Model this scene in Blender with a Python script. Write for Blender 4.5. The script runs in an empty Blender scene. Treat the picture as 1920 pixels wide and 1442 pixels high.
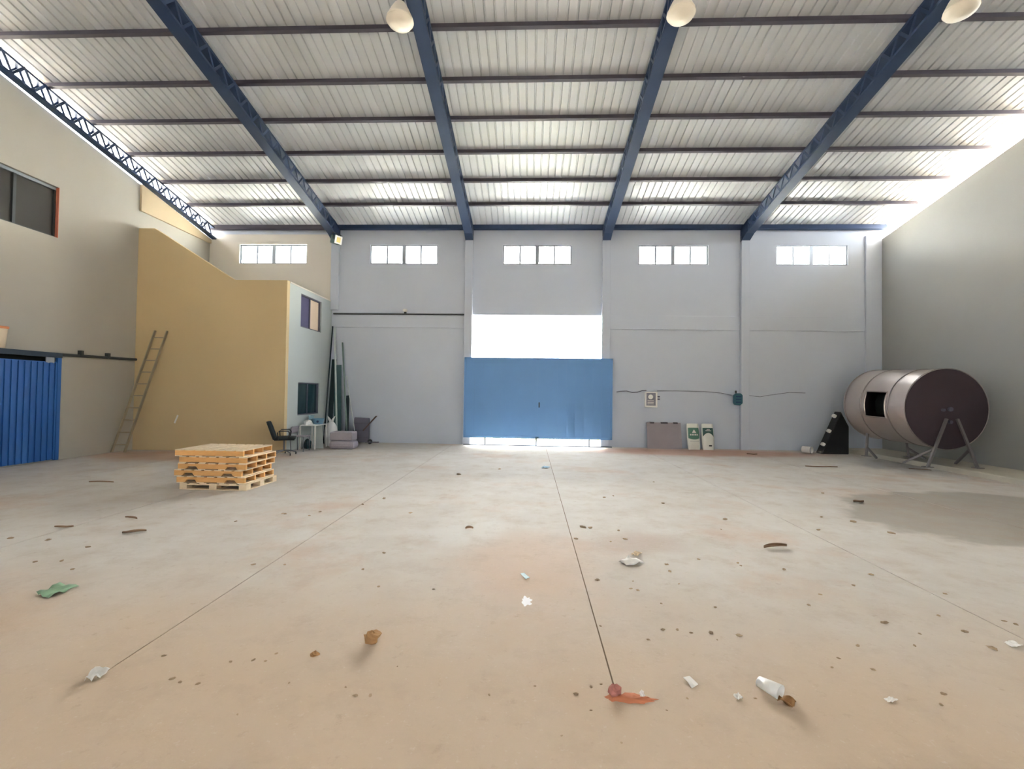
import bpy, math, random
from mathutils import Vector, Matrix

random.seed(7)
SC = bpy.context.scene
COL = SC.collection

# ------------------------------------------------------------------ camera
F, VPX, VPY, ROLL, CAMH = 850.0, 994.5, 738.0, 0.0135, 1.70
_d = Vector(((VPX - 960) / F, -(VPY - 721) / F, -1.0)).normalized()
_u = Vector((ROLL, 1.0, 0.0)); _u = (_u - _d * _u.dot(_d)).normalized()
_r = _d.cross(_u)
CAM_R = Matrix((_r, _d, _u))
cam_data = bpy.data.cameras.new('camera')
cam_data.sensor_fit = 'HORIZONTAL'; cam_data.sensor_width = 36.0
cam_data.lens = F / 1920.0 * 36.0
cam_data.clip_start = 0.05; cam_data.clip_end = 300
cam = bpy.data.objects.new('camera', cam_data); COL.objects.link(cam)
cam.matrix_world = Matrix.Translation((0, 0, CAMH)) @ CAM_R.to_4x4()
SC.camera = cam

# ------------------------------------------------------------------ sky, exposure
SKY = 5.0
world = bpy.data.worlds.new('sky'); SC.world = world; world.use_nodes = True
wn = world.node_tree.nodes; wn.clear()
bg = wn.new('ShaderNodeBackground'); wo = wn.new('ShaderNodeOutputWorld')
bg.inputs['Color'].default_value = (0.93, 0.97, 1.0, 1); bg.inputs['Strength'].default_value = SKY
world.node_tree.links.new(bg.outputs[0], wo.inputs[0])
sun_d = bpy.data.lights.new('sun', 'SUN'); sun_d.energy = 90.0; sun_d.color = (1.0, 0.98, 0.95); sun_d.angle = math.radians(0.6)
sun = bpy.data.objects.new('sun', sun_d); COL.objects.link(sun); sun.rotation_euler = (math.radians(42), 0, 0)   # high, from behind the camera
SC.view_settings.view_transform = 'Standard'; SC.view_settings.look = 'None'
SC.view_settings.gamma = 1.0; SC.view_settings.use_curve_mapping = False
SC.view_settings.exposure = 2.2
SC.cycles.max_bounces = 7; SC.cycles.diffuse_bounces = 6; SC.cycles.glossy_bounces = 2
SC.cycles.use_adaptive_sampling = True; SC.cycles.adaptive_threshold = 0.05
SC.cycles.transparent_max_bounces = 8; SC.cycles.caustics_reflective = False
SC.cycles.use_denoising = True; SC.cycles.sample_clamp_indirect = 10.0

# ------------------------------------------------------------------ hall dimensions
D = 14.9                  # inner face of the back wall
XL, XR = -10.95, 11.15    # inner faces of the side walls
YR = -8.0                 # inner face of the rear wall
ZE, SL = 7.24, 0.215      # underside of the roof at the back wall, roof slope
OX, OY = -6.69, 12.10     # office: side wall plane and front wall plane
GAP = 0.46                # open strip between side wall and roof
TRX = [-10.80, -6.58, -2.08, 2.42, 6.86]   # trusses
def roof_z(y): return ZE + SL * (D - y) if y >= 0 else ZE + SL * D + SL * y

def ray(px, py):
    return CAM_R @ Vector(((px - 960) / F, -(py - 721) / F, -1.0))
def onY(px, py, Y=D):
    d = ray(px, py); t = Y / d.y; return Vector((d.x * t, Y, CAMH + d.z * t))
def onX(px, py, X):
    d = ray(px, py); t = X / d.x; return Vector((X, d.y * t, CAMH + d.z * t))
def onZ(px, py, Z=0.0):
    d = ray(px, py); t = (Z - CAMH) / d.z; return Vector((d.x * t, d.y * t, Z))

# ------------------------------------------------------------------ materials
def lin(c):
    return tuple(((v / 255.0) / 12.92 if v / 255.0 <= 0.04045 else ((v / 255.0 + 0.055) / 1.055) ** 2.4) for v in c)
MATS = {}
def mat(name, rgb, rough=0.7, metal=0.0, var=0.08, scale=6.0, bump=0.0, bscale=40.0, spec=0.4, stretch=None, rnd=0.0, emit=None):
    if name in MATS: return MATS[name]
    m = bpy.data.materials.new(name); m.use_nodes = True
    nt = m.node_tree; n = nt.nodes; l = nt.links; p = n['Principled BSDF']
    c = lin(rgb)
    p.inputs['Roughness'].default_value = rough; p.inputs['Metallic'].default_value = metal
    p.inputs['Specular IOR Level'].default_value = spec
    tc = n.new('ShaderNodeTexCoord'); src = tc.outputs['Object']
    if stretch:
        mp = n.new('ShaderNodeMapping'); mp.inputs['Scale'].default_value = stretch
        l.new(src, mp.inputs['Vector']); src = mp.outputs[0]
    nz = n.new('ShaderNodeTexNoise'); nz.inputs['Scale'].default_value = scale; nz.inputs['Detail'].default_value = 3
    l.new(src, nz.inputs['Vector'])
    mx = n.new('ShaderNodeMixRGB')
    mx.inputs[1].default_value = (*[max(0, v * (1 - var)) for v in c], 1)
    mx.inputs[2].default_value = (*[min(1, v * (1 + var)) for v in c], 1)
    l.new(nz.outputs['Fac'], mx.inputs[0]); out = mx.outputs[0]
    if rnd:
        oi = n.new('ShaderNodeObjectInfo'); mr = n.new('ShaderNodeMapRange')
        mr.inputs['To Min'].default_value = 1 - rnd; mr.inputs['To Max'].default_value = 1 + rnd
        l.new(oi.outputs['Random'], mr.inputs['Value'])
        hs = n.new('ShaderNodeHueSaturation'); l.new(mr.outputs[0], hs.inputs['Value']); l.new(out, hs.inputs['Color']); out = hs.outputs[0]
    l.new(out, p.inputs['Base Color'])
    if bump:
        b = n.new('ShaderNodeTexNoise'); b.inputs['Scale'].default_value = bscale; b.inputs['Detail'].default_value = 2
        l.new(src, b.inputs['Vector']); bp = n.new('ShaderNodeBump'); bp.inputs['Strength'].default_value = bump
        bp.inputs['Distance'].default_value = 0.02
        l.new(b.outputs['Fac'], bp.inputs['Height']); l.new(bp.outputs[0], p.inputs['Normal'])
    if emit:
        p.inputs['Emission Color'].default_value = (*lin(emit[0]), 1); p.inputs['Emission Strength'].default_value = emit[1]
    MATS[name] = m; return m

def glass_mat(name, tint, refl=0.08):
    m = bpy.data.materials.new(name); m.use_nodes = True; n = m.node_tree.nodes; l = m.node_tree.links
    n.clear(); o = n.new('ShaderNodeOutputMaterial'); t = n.new('ShaderNodeBsdfTransparent'); g = n.new('ShaderNodeBsdfGlossy')
    t.inputs['Color'].default_value = (*tint, 1); g.inputs['Roughness'].default_value = 0.05
    x = n.new('ShaderNodeMixShader'); x.inputs[0].default_value = refl
    l.new(t.outputs[0], x.inputs[1]); l.new(g.outputs[0], x.inputs[2]); l.new(x.outputs[0], o.inputs[0])
    MATS[name] = m; return m

def floor_mat():
    m = bpy.data.materials.new('concrete_floor'); m.use_nodes = True
    nt = m.node_tree; n = nt.nodes; l = nt.links; p = n['Principled BSDF']
    tc = n.new('ShaderNodeTexCoord'); P = tc.outputs['Object']
    def noise(sc, det=5, rough=0.55, vec=P):
        z = n.new('ShaderNodeTexNoise'); z.inputs['Scale'].default_value = sc; z.inputs['Detail'].default_value = det
        z.inputs['Roughness'].default_value = rough; l.new(vec, z.inputs['Vector']); return z.outputs['Fac']
    def ramp(f, a, b, ca=(0, 0, 0, 1), cb=(1, 1, 1, 1)):
        r = n.new('ShaderNodeValToRGB'); r.color_ramp.elements[0].position = a; r.color_ramp.elements[1].position = b
        r.color_ramp.elements[0].color = ca; r.color_ramp.elements[1].color = cb; l.new(f, r.inputs[0]); return r.outputs[0]
    def mix(fac, a, b, k=1.0):
        x = n.new('ShaderNodeMixRGB')
        if k != 1.0:
            mm = n.new('ShaderNodeMath'); mm.operation = 'MULTIPLY'; mm.inputs[1].default_value = k; l.new(fac, mm.inputs[0]); fac = mm.outputs[0]
        l.new(fac, x.inputs[0])
        for i, v in ((1, a), (2, b)):
            if isinstance(v, tuple): x.inputs[i].default_value = (*lin(v), 1)
            else: l.new(v, x.inputs[i])
        return x.outputs[0]
    WOB = noise(1.3, 3)
    def blob(cx, cy, sx, sy, rot, soft0, soft1, wob=0.5):
        mp = n.new('ShaderNodeMapping'); mp.vector_type = 'TEXTURE'
        mp.inputs['Location'].default_value = (cx, cy, 0); mp.inputs['Rotation'].default_value = (0, 0, rot)
        mp.inputs['Scale'].default_value = (sx, sy, 1000); l.new(P, mp.inputs['Vector'])
        ln = n.new('ShaderNodeVectorMath'); ln.operation = 'LENGTH'; l.new(mp.outputs[0], ln.inputs[0])
        nz = WOB; ad = n.new('ShaderNodeMath'); ad.operation = 'MULTIPLY_ADD'
        l.new(nz, ad.inputs[0]); ad.inputs[1].default_value = wob; l.new(ln.outputs['Value'], ad.inputs[2])
        mr = n.new('ShaderNodeMapRange'); mr.interpolation_type = 'SMOOTHSTEP'; l.new(ad.outputs[0], mr.inputs['Value'])
        mr.inputs['From Min'].default_value = soft0; mr.inputs['From Max'].default_value = soft1
        mr.inputs['To Min'].default_value = 1.0; mr.inputs['To Max'].default_value = 0.0; return mr.outputs[0]
    base = mix(ramp(noise(0.35, 6, 0.6), 0.35, 0.7), (190, 184, 176), (200, 195, 188))
    base = mix(ramp(noise(1.6, 8, 0.65), 0.42, 0.72), base, (210, 208, 204), 0.5)          # worn pale cement
    base = mix(ramp(noise(0.55, 7, 0.62), 0.54, 0.72), base, (188, 152, 126), 0.6)         # reddish dust
    base = mix(blob(-1.0, 1.0, 9.0, 3.2, 0.0, 0.7, 1.5, 0.5), base, (190, 166, 138), 0.75)           # warmer tan toward the front
    base = mix(blob(0.0, 4.6, 1.0, 1.3, 0.1, 0.6, 1.5, 0.7), base, (194, 158, 126), 0.5)   # tracked-in earth
    base = mix(blob(5.2, 13.9, 4.0, 0.9, 0.0, 0.8, 1.5), base, (190, 134, 108), 0.6)       # earth along the back wall
    base = mix(blob(-8.6, 11.2, 2.6, 0.9, 0.0, 0.8, 1.6), base, (186, 138, 104), 0.55)
    base = mix(blob(1.25, 5.3, 0.8, 0.5, 0.2, 0.6, 1.4, 0.8), base, (165, 140, 122), 0.5)
    base = mix(blob(-0.7, 5.6, 0.7, 0.9, 0.0, 0.6, 1.1, 0.6), base, (206, 204, 200), 0.6)
    damp = blob(6.9, 7.1, 2.9, 1.8, 0.35, 1.0, 1.12, 0.5)
    base = mix(damp, base, (138, 131, 120), 0.62)                                           # grimy patch
    base = mix(ramp(noise(9, 6, 0.7), 0.60, 0.74), base, (150, 130, 108), 0.4)             # speckle
    base = mix(ramp(noise(2.6, 9, 0.72), 0.50, 0.70), base, (168, 150, 130), 0.4)           # smudges
    base = mix(ramp(noise(30, 3, 0.6), 0.62, 0.78), base, (225, 220, 212), 0.2)
    l.new(base, p.inputs['Base Color'])
    rr = n.new('ShaderNodeMapRange'); l.new(WOB, rr.inputs['Value'])
    rr.inputs['To Min'].default_value = 0.62; rr.inputs['To Max'].default_value = 0.92
    l.new(rr.outputs[0], p.inputs['Roughness']); p.inputs['Specular IOR Level'].default_value = 0.22
    bp = n.new('ShaderNodeBump'); bp.inputs['Strength'].default_value = 0.25; bp.inputs['Distance'].default_value = 0.01
    l.new(noise(14, 3, 0.65), bp.inputs['Height']); l.new(bp.outputs[0], p.inputs['Normal'])
    MATS['floor'] = m; return m

M_FLOOR = floor_mat()
M_CREAM = mat('cream_plaster', (180, 176, 165), 0.85, var=0.04, scale=1.2)
M_BACK = mat('grey_white_plaster', (194, 201, 213), 0.85, var=0.04, scale=0.9)
M_BACKUP = mat('pale_cream_plaster', (218, 212, 202), 0.85, var=0.04, scale=0.9)
M_RIGHT = mat('cement_render', (164, 164, 160), 0.88, var=0.07, scale=0.7)
M_TAN = mat('tan_shade_wall', (206, 184, 142), 0.8, var=0.05, scale=0.6)  # tan carries the shade of the office front in its colour
M_OFFSIDE = mat('pale_green_grey_paint', (184, 192, 191), 0.8, var=0.04, scale=0.8)
M_BEAM = mat('tan_render', (196, 178, 148), 0.85, var=0.05, scale=1.0)
M_STEEL = mat('navy_steel_paint', (46, 64, 96), 0.45, 0.1, var=0.12, scale=3.0, spec=0.5)
M_PURLIN = mat('dark_primer_steel', (78, 74, 84), 0.5, 0.1, var=0.15, scale=2.0)
M_SHEET = mat('galvanised_sheet', (202, 204, 207), 0.42, 0.08, var=0.05, scale=0.8, rnd=0.05, stretch=(1, 0.15, 1))
M_BLUE = mat('blue_door_paint', (44, 98, 168), 0.4, 0.1, var=0.1, scale=2.5, stretch=(1, 1, 0.25))
M_GATE = mat('veiled_gate_blue', (98, 144, 196), 0.45, 0.1, var=0.08, scale=1.2)  # gate blue lightened, a glare veil put into the colour
M_DKBLUE = mat('dark_rail_steel', (48, 62, 76), 0.5, 0.2)
M_ALU = mat('window_aluminium', (150, 156, 162), 0.4, 0.6, var=0.05)
M_DARKGL = mat('dark_pane', (74, 72, 68), 0.12, 0.0, var=0.08, scale=1.0, spec=0.7)
M_TEAL = mat('teal_pane', (30, 62, 70), 0.15, 0.0, var=0.15, scale=5, spec=0.7)
M_PURPLE = mat('violet_grey_pane', (86, 84, 118), 0.2, var=0.06, spec=0.6)
M_PEACH = mat('peach_lit_room', (236, 214, 190), 0.8, var=0.03)  # lit room wall behind the pane put into its colour
M_WOOD = mat('pine_shade_orange', (222, 168, 104), 0.75, var=0.16, scale=9, stretch=(1, 6, 6), rnd=0.08, bump=0.1)  # shade of the pallet fronts put into the stringers as orange
M_WOODP = mat('pale_pine_wood', (230, 210, 178), 0.75, var=0.12, scale=9, stretch=(6, 1, 6), rnd=0.06, bump=0.1)  # on the pallets: same pine, bright side light put in as paler boards
M_ALUL = mat('ladder_aluminium', (176, 164, 142), 0.4, 0.6, var=0.1)
M_BLACK = mat('black_green_fabric', (38, 46, 46), 0.85, var=0.15, scale=20)
M_CHROME = mat('chair_grey_metal', (130, 132, 140), 0.35, 0.6)
M_BLKPL = mat('black_plastic', (36, 38, 42), 0.5)
M_WHITE = mat('white_laminate', (232, 230, 224), 0.45, var=0.03)
M_PLBAG = mat('white_plastic_film', (226, 226, 224), 0.4, var=0.05, scale=12, bump=0.5, bscale=14)
M_BLUEPL = mat('blue_plastic', (118, 160, 188), 0.4, var=0.06)
M_BLUELT = mat('pale_blue_plastic', (150, 184, 194), 0.5, var=0.06)
M_NAVY = mat('navy_plastic', (22, 52, 92), 0.4)
M_FOAM = mat('lilac_grey_fabric', (158, 152, 160), 0.95, var=0.08, scale=18, bump=0.3, bscale=60)
M_GREYMET = mat('worn_grey_steel', (100, 98, 112), 0.6, 0.3, var=0.15)
M_BROWN = mat('brown_wood_handle', (86, 66, 58), 0.6)
M_GLSHEET = mat('green_edge_glass', (70, 98, 100), 0.15, 0.0, var=0.1, spec=0.7)
M_GLSHEET2 = mat('dark_green_glass', (34, 52, 56), 0.15, 0.0, var=0.1, spec=0.7)
M_PIPE = mat('pale_pvc_pipe', (196, 206, 204), 0.4)
M_PIPEG = mat('grey_green_pvc_pipe', (112, 132, 126), 0.4)
M_CONDUIT = mat('dark_conduit', (66, 70, 70), 0.5, 0.2)
M_INOX = mat('stainless_steel', (202, 190, 184), 0.30, 0.85, var=0.06, scale=3)
M_INOXB = mat('stainless_band', (176, 164, 158), 0.35, 0.85, var=0.06, scale=3)
M_TANKEND = mat('shaded_end_steel', (76, 64, 70), 0.5, 0.35, var=0.2, scale=1.3)  # shade on the tank end put into the steel as dark maroon
M_HOLE = mat('tank_inside', (30, 34, 32), 0.8)
M_LEG = mat('tank_leg_steel', (128, 122, 122), 0.5, 0.4)
M_PLINTH = mat('plinth_concrete', (184, 178, 164), 0.85, var=0.1, scale=3, bump=0.2)
M_TARP = mat('black_tarpaulin', (44, 44, 44), 0.7, var=0.2, scale=5)
M_SACK = mat('white_woven_sack', (228, 230, 222), 0.75, var=0.04, scale=30, bump=0.25, bscale=24)
M_PRINT = mat('green_sack_print', (98, 140, 122), 0.7, var=0.1, scale=12)
M_PRINTD = mat('dark_green_sack_print', (66, 98, 92), 0.7, var=0.1, scale=12)
M_MAUVE = mat('mauve_board', (160, 152, 156), 0.85, var=0.07, scale=3)
M_BRACK = mat('dark_bracket', (70, 66, 70), 0.6)
M_BOXFACE = mat('meter_face', (132, 130, 142), 0.4, var=0.25, scale=14)
M_TEALBOX = mat('teal_plastic', (46, 92, 108), 0.5, var=0.2, scale=30)
M_FLOODG = mat('flood_green_housing', (44, 80, 74), 0.5)
M_LED = mat('amber_diode_panel', (226, 206, 130), 0.5)
M_SHADE = mat('cream_lamp_shade', (232, 222, 204), 0.4, var=0.03)
M_PAPER = mat('white_paper', (232, 230, 226), 0.8, var=0.04)
M_GREENF = mat('green_plastic_film', (136, 168, 138), 0.5, var=0.12, scale=7)
M_KRAFT = mat('crumpled_brown_paper', (164, 126, 84), 0.85, var=0.25, scale=18)
M_LEAF = mat('dry_leaf', (140, 112, 86), 0.8, var=0.25, scale=14)
M_CLOD = mat('earth_clod', (158, 138, 112), 0.95, var=0.3, scale=20, rnd=0.25)
M_CLODR = mat('red_earth', (184, 116, 84), 0.95, var=0.2, scale=14)
M_BRICKR = mat('red_brick_rubble', (170, 112, 102), 0.9, var=0.2, scale=10)
M_SPLASH = mat('white_paint_splash', (236, 236, 238), 0.5, var=0.03)
M_SOIL = mat('bare_soil', (150, 134, 108), 0.95, var=0.1)
M_OUTG = mat('pale_yard_concrete', (206, 202, 190), 0.9, var=0.06)
M_CLAD = mat('white_cladding', (240, 240, 238), 0.6, var=0.02)
M_SEAM = mat('cladding_seam', (120, 118, 114), 0.8)
M_WEED = mat('yellow_green_weeds', (198, 196, 96), 0.9, var=0.25, scale=6, rnd=0.1)
M_RED = mat('red_oxide_paint', (200, 120, 96), 0.8)
M_BUCKET = mat('white_bucket_plastic', (232, 214, 186), 0.5)
GLASS = glass_mat('window_glass', (0.96, 0.98, 0.98))
def fibre_mat():
    m = bpy.data.materials.new('milky_fibreglass'); m.use_nodes = True; n = m.node_tree.nodes; l = m.node_tree.links
    n.clear(); o = n.new('ShaderNodeOutputMaterial'); t = n.new('ShaderNodeBsdfTranslucent'); g = n.new('ShaderNodeBsdfDiffuse')
    t.inputs['Color'].default_value = (.85, .84, .80, 1); g.inputs['Color'].default_value = (.8, .8, .78, 1)
    x = n.new('ShaderNodeMixShader'); x.inputs[0].default_value = .35
    l.new(t.outputs[0], x.inputs[1]); l.new(g.outputs[0], x.inputs[2]); l.new(x.outputs[0], o.inputs[0]); return m
M_FIBRE = fibre_mat()

# ------------------------------------------------------------------ mesh helpers
class MB:
    def __init__(s): s.v = []; s.f = []
    def add(s, vs, fs):
        o = len(s.v); s.v += [tuple(v) for v in vs]; s.f += [tuple(i + o for i in f) for f in fs]; return s
    def box(s, c, size, rot=None):
        hx, hy, hz = [k / 2 for k in size]
        vs = [Vector((x, y, z)) for x in (-hx, hx) for y in (-hy, hy) for z in (-hz, hz)]
        if rot is not None: vs = [rot @ v for v in vs]
        vs = [v + Vector(c) for v in vs]
        return s.add(vs, [(0, 1, 3, 2), (4, 6, 7, 5), (0, 4, 5, 1), (2, 3, 7, 6), (0, 2, 6, 4), (1, 5, 7, 3)])
    def bb(s, a, b):
        return s.box([(a[i] + b[i]) / 2 for i in range(3)], [abs(b[i] - a[i]) for i in range(3)])
    def bar(s, a, b, w, h, up=(0, 0, 1)):
        a = Vector(a); b = Vector(b); d = (b - a); L = d.length; d.normalize()
        u = Vector(up); sx = d.cross(u)
        if sx.length < 1e-4: sx = d.cross(Vector((1, 0, 0)))
        sx.normalize(); sz = sx.cross(d)
        R = Matrix((sx, d, sz)).transposed()
        return s.box((a + b) / 2, (w, L, h), R)
    def prism(s, poly, ext):
        n = len(poly); e = Vector(ext); P = [Vector(p) for p in poly]
        vs = P + [p + e for p in P]
        fs = [tuple(range(n))[::-1], tuple(range(n, 2 * n))] + [(i, (i + 1) % n, (i + 1) % n + n, i + n) for i in range(n)]
        return s.add(vs, fs)
    def tube(s, pts, r, n=8, cap=True):
        pts = [Vector(p) for p in pts]; rings = []
        rr = r if isinstance(r, (list, tuple)) else [r] * len(pts)
        for i, p in enumerate(pts):
            t = (pts[min(i + 1, len(pts) - 1)] - pts[max(i - 1, 0)]).normalized()
            ref = Vector((0, 0, 1)) if abs(t.z) < 0.9 else Vector((1, 0, 0))
            a = t.cross(ref).normalized(); b = a.cross(t)
            rings.append([p + (a * math.cos(k * 2 * math.pi / n) + b * math.sin(k * 2 * math.pi / n)) * rr[i] for k in range(n)])
        vs = [v for g in rings for v in g]; fs = []
        for i in range(len(pts) - 1):
            for k in range(n):
                fs.append((i * n + k, i * n + (k + 1) % n, (i + 1) * n + (k + 1) % n, (i + 1) * n + k))
        if cap: fs += [tuple(range(n))[::-1], tuple(range((len(pts) - 1) * n, len(pts) * n))]
        return s.add(vs, fs)
    def lathe(s, prof, n=20, M=None):
        vs = []; fs = []
        for (r, z) in prof:
            for k in range(n):
                a = 2 * math.pi * k / n; v = Vector((r * math.cos(a), r * math.sin(a), z))
                vs.append(M @ v if M is not None else v)
        for i in range(len(prof) - 1):
            for k in range(n):
                fs.append((i * n + k, i * n + (k + 1) % n, (i + 1) * n + (k + 1) % n, (i + 1) * n + k))
        return s.add(vs, fs)
    def grid(s, nx, ny, fn):
        vs = [fn(i / nx, j / ny) for j in range(ny + 1) for i in range(nx + 1)]
        fs = [(j * (nx + 1) + i, j * (nx + 1) + i + 1, (j + 1) * (nx + 1) + i + 1, (j + 1) * (nx + 1) + i) for j in range(ny) for i in range(nx)]
        return s.add(vs, fs)
    def mesh(s, name, m, smooth=False):
        me = bpy.data.meshes.new(name); me.from_pydata(s.v, [], s.f); me.update()
        import bmesh
        b = bmesh.new(); b.from_mesh(me); bmesh.ops.recalc_face_normals(b, faces=b.faces); b.to_mesh(me); b.free()
        me.materials.append(m)
        if smooth:
            for p in me.polygons: p.use_smooth = True
        return me
    def build(s, name, m, parent=None, smooth=False, loc=None, bevel=0.0, solid=0.0, subsurf=0):
        o = bpy.data.objects.new(name, s.mesh(name, m, smooth)); COL.objects.link(o)
        if parent is not None: o.parent = parent
        if loc is not None: o.location = loc
        if solid:
            k = o.modifiers.new('thick', 'SOLIDIFY'); k.thickness = solid; k.offset = 0
        if subsurf:
            k = o.modifiers.new('sub', 'SUBSURF'); k.levels = subsurf; k.render_levels = subsurf
        if bevel:
            k = o.modifiers.new('bev', 'BEVEL'); k.width = bevel; k.segments = 2; k.limit_method = 'ANGLE'
        return o

def tag(o, label=None, cat=None, group=None, kind=None):
    if label: o['label'] = label
    if cat: o['category'] = cat
    if group: o['group'] = group
    if kind: o['kind'] = kind
    return o
def empty(name, loc=(0, 0, 0), rz=0.0):
    o = bpy.data.objects.new(name, None); COL.objects.link(o); o.location = loc; o.rotation_euler = (0, 0, rz)
    o.empty_display_size = 0.1; return o
def inst(name, me, parent=None, loc=(0, 0, 0), rot=(0, 0, 0), scale=(1, 1, 1)):
    o = bpy.data.objects.new(name, me); COL.objects.link(o); o.location = loc; o.rotation_euler = rot; o.scale = scale
    if parent is not None: o.parent = parent
    return o
def struct(o, label=None): 
    o['kind'] = 'structure'
    if label: o['label'] = label
    return o

def wall_cells(mb, plane, c0, c1, u0, u1, v0, v1, holes):
    """solid wall with rectangular openings; plane 'y' -> u is x, plane 'x' -> u is y; c0..c1 is the thickness"""
    us = sorted({u0, u1, *[h[0] for h in holes], *[h[1] for h in holes]}); vs = sorted({v0, v1, *[h[2] for h in holes], *[h[3] for h in holes]})
    us = [u for u in us if u0 <= u <= u1]; vs = [v for v in vs if v0 <= v <= v1]
    for i in range(len(us) - 1):
        for j in range(len(vs) - 1):
            cu, cv = (us[i] + us[i + 1]) / 2, (vs[j] + vs[j + 1]) / 2
            if any(h[0] < cu < h[1] and h[2] < cv < h[3] for h in holes): continue
            if plane == 'y': mb.bb((us[i], c0, vs[j]), (us[i + 1], c1, vs[j + 1]))
            else: mb.bb((c0, us[i], vs[j]), (c1, us[i + 1], vs[j + 1]))
    return mb

def portal(name, loc, rot, sx, sy):
    d = bpy.data.lights.new(name, 'AREA'); d.shape = 'RECTANGLE'; d.size = sx; d.size_y = sy; d.energy = 1
    d.cycles.is_portal = True
    o = bpy.data.objects.new(name, d); COL.objects.link(o); o.location = loc; o.rotation_euler = rot; return o

# ================================================================== FLOOR
floor = struct(empty('floor'), 'dusty warm grey concrete slab floor')
XJ1, XJ0 = onZ(1155, 1300).x, onZ(190, 1265).x; dj = XJ1 - XJ0; YJ = onZ(900, 1303).y
xs = [-11.2, XJ0 - 2 * dj, XJ0 - dj, XJ0, XJ1, XJ1 + dj, XJ1 + 2 * dj, XJ1 + 3 * dj, 11.4]
ys = [YR - 0.3, YJ, D + 0.3]
g = 0.005
for j in range(2):
    xs_ = xs if j else [xs[0], xs[-1]]
    for i in range(len(xs_) - 1):
        top = 0.0 if j else 0.014
        MB().bb((xs_[i] + g, ys[j] + (g if j else 0), -0.12), (xs_[i + 1] - g, ys[j + 1] - g * 2, top)).build('slab', M_FLOOR, floor)
MB().bb((-11.2, YR - .3, -0.30), (11.4, D + .3, -0.005)).build('joint_filler', mat('dark_joint_dirt', (112, 94, 74), 0.95, var=0.2), floor)

# ================================================================== WALLS
GX0, GX1 = onY(884, 632).x, onY(1130, 632).x
GZ0, GZ1 = onY(1008, 672).z, onY(1008, 591).z
wins = []
for (x0, x1, y0, y1) in ((450, 576, 460, 495), (694, 821, 458.5, 494), (943, 1072, 458.5, 495), (1197, 1328, 459, 497), (1455, 1590, 459.5, 500)):
    a = onY(x0, (y0 + y1) / 2); b = onY(x1, (y0 + y1) / 2); t = onY((x0 + x1) / 2, y0).z; bo = onY((x0 + x1) / 2, y1).z
    wins.append((a.x, b.x, bo, t))
ZW0 = sum(w[2] for w in wins) / 5; ZW1 = sum(w[3] for w in wins) / 5
wins = [(a, b, ZW0, ZW1) for (a, b, _, _) in wins]
holes = [(GX0, GX1, -0.1, GZ1)] + wins
wb = struct(wall_cells(MB(), 'y', D, D + 0.22, XL - 0.25, XR + 0.25, -0.3, 6.95, holes).build('wall_back', M_BACK))
MB().bb((XL - .25, D + 0.03, 6.95), (XR + .25, D + 0.22, 7.16)).build('eave_band', M_BACK, wb)
# bay over the office in a paler cream paint, slightly proud
w0 = wins[0]
wall_cells(MB(), 'y', D - 0.03, D, XL, TRX[1] - .13, 4.45, 6.95, [w0]).build('painted_bay', M_BACKUP, wb)
for k, x in enumerate((TRX[1], TRX[2], TRX[3], TRX[4])):
    MB().bb((x - 0.13, D - 0.12, 0.0 if k else 4.4), (x + 0.13, D, 6.90)).build('pilaster', M_BACK, wb, bevel=0.012)
MB().bb((XR - 0.5, D - 0.06, 0), (XR, D, 6.9)).build('pilaster', M_BACK, wb, bevel=0.01)
zt = 3.83
for (a, b) in ((OX, TRX[2] - .13), (TRX[3] + .13, TRX[4] - .13), (TRX[4] + .13, XR - .5)):
    MB().bb((a, D - 0.025, zt), (b, D, zt + 0.46)).build('tie_beam', M_BACK, wb, bevel=0.008)

# side walls follow the roof slope and stop short of it
def side_wall(name, x0, x1, m, holes):
    mb = MB(); zb = 6.3
    wall_cells(mb, 'x', x0, x1, YR, D, -0.3, zb, holes)
    zt = lambda y: roof_z(y) - GAP
    mb.prism([(x0, YR, zb), (x0, D, zb), (x0, D, zt(D)), (x0, 0, zt(0)), (x0, YR, zt(YR))], (x1 - x0, 0, 0))
    return struct(mb.build(name, m))
LW = [onX(112, 352, XL), onX(108, 446, XL)]
lwin = (LW[0].y - 2.6, LW[0].y, LW[1].z, LW[0].z)
dtop = onX(104, 679, XL).z; rail_z = onX(104, 662, XL).z; dY = onX(104, 760, XL).y
wl = side_wall('wall_left', XL - 0.25, XL, M_CREAM, [lwin, (dY - 3.4, dY - 0.03, dtop - .02, rail_z - 0.02)])
wr = side_wall('wall_right', XR, XR + 0.25, M_RIGHT, [])
zl = onX(268, 398, XL).z
MB().prism([(XL, OY, zl), (XL, D - .03, zl), (XL, D - .03, roof_z(D) - GAP), (XL, OY, roof_z(OY) - GAP)], (0.06, 0, 0)).build('tie_beam', M_BEAM, wl)
# rear wall behind the camera, with an opening added to let in fill light
wq = struct(wall_cells(MB(), 'y', YR - 0.25, YR, XL - .25, XR + .25, -0.3, roof_z(YR) - 0.1, [(-1.0, 1.0, -0.05, 2.5)]).build('wall_rear', M_BACK))

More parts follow.
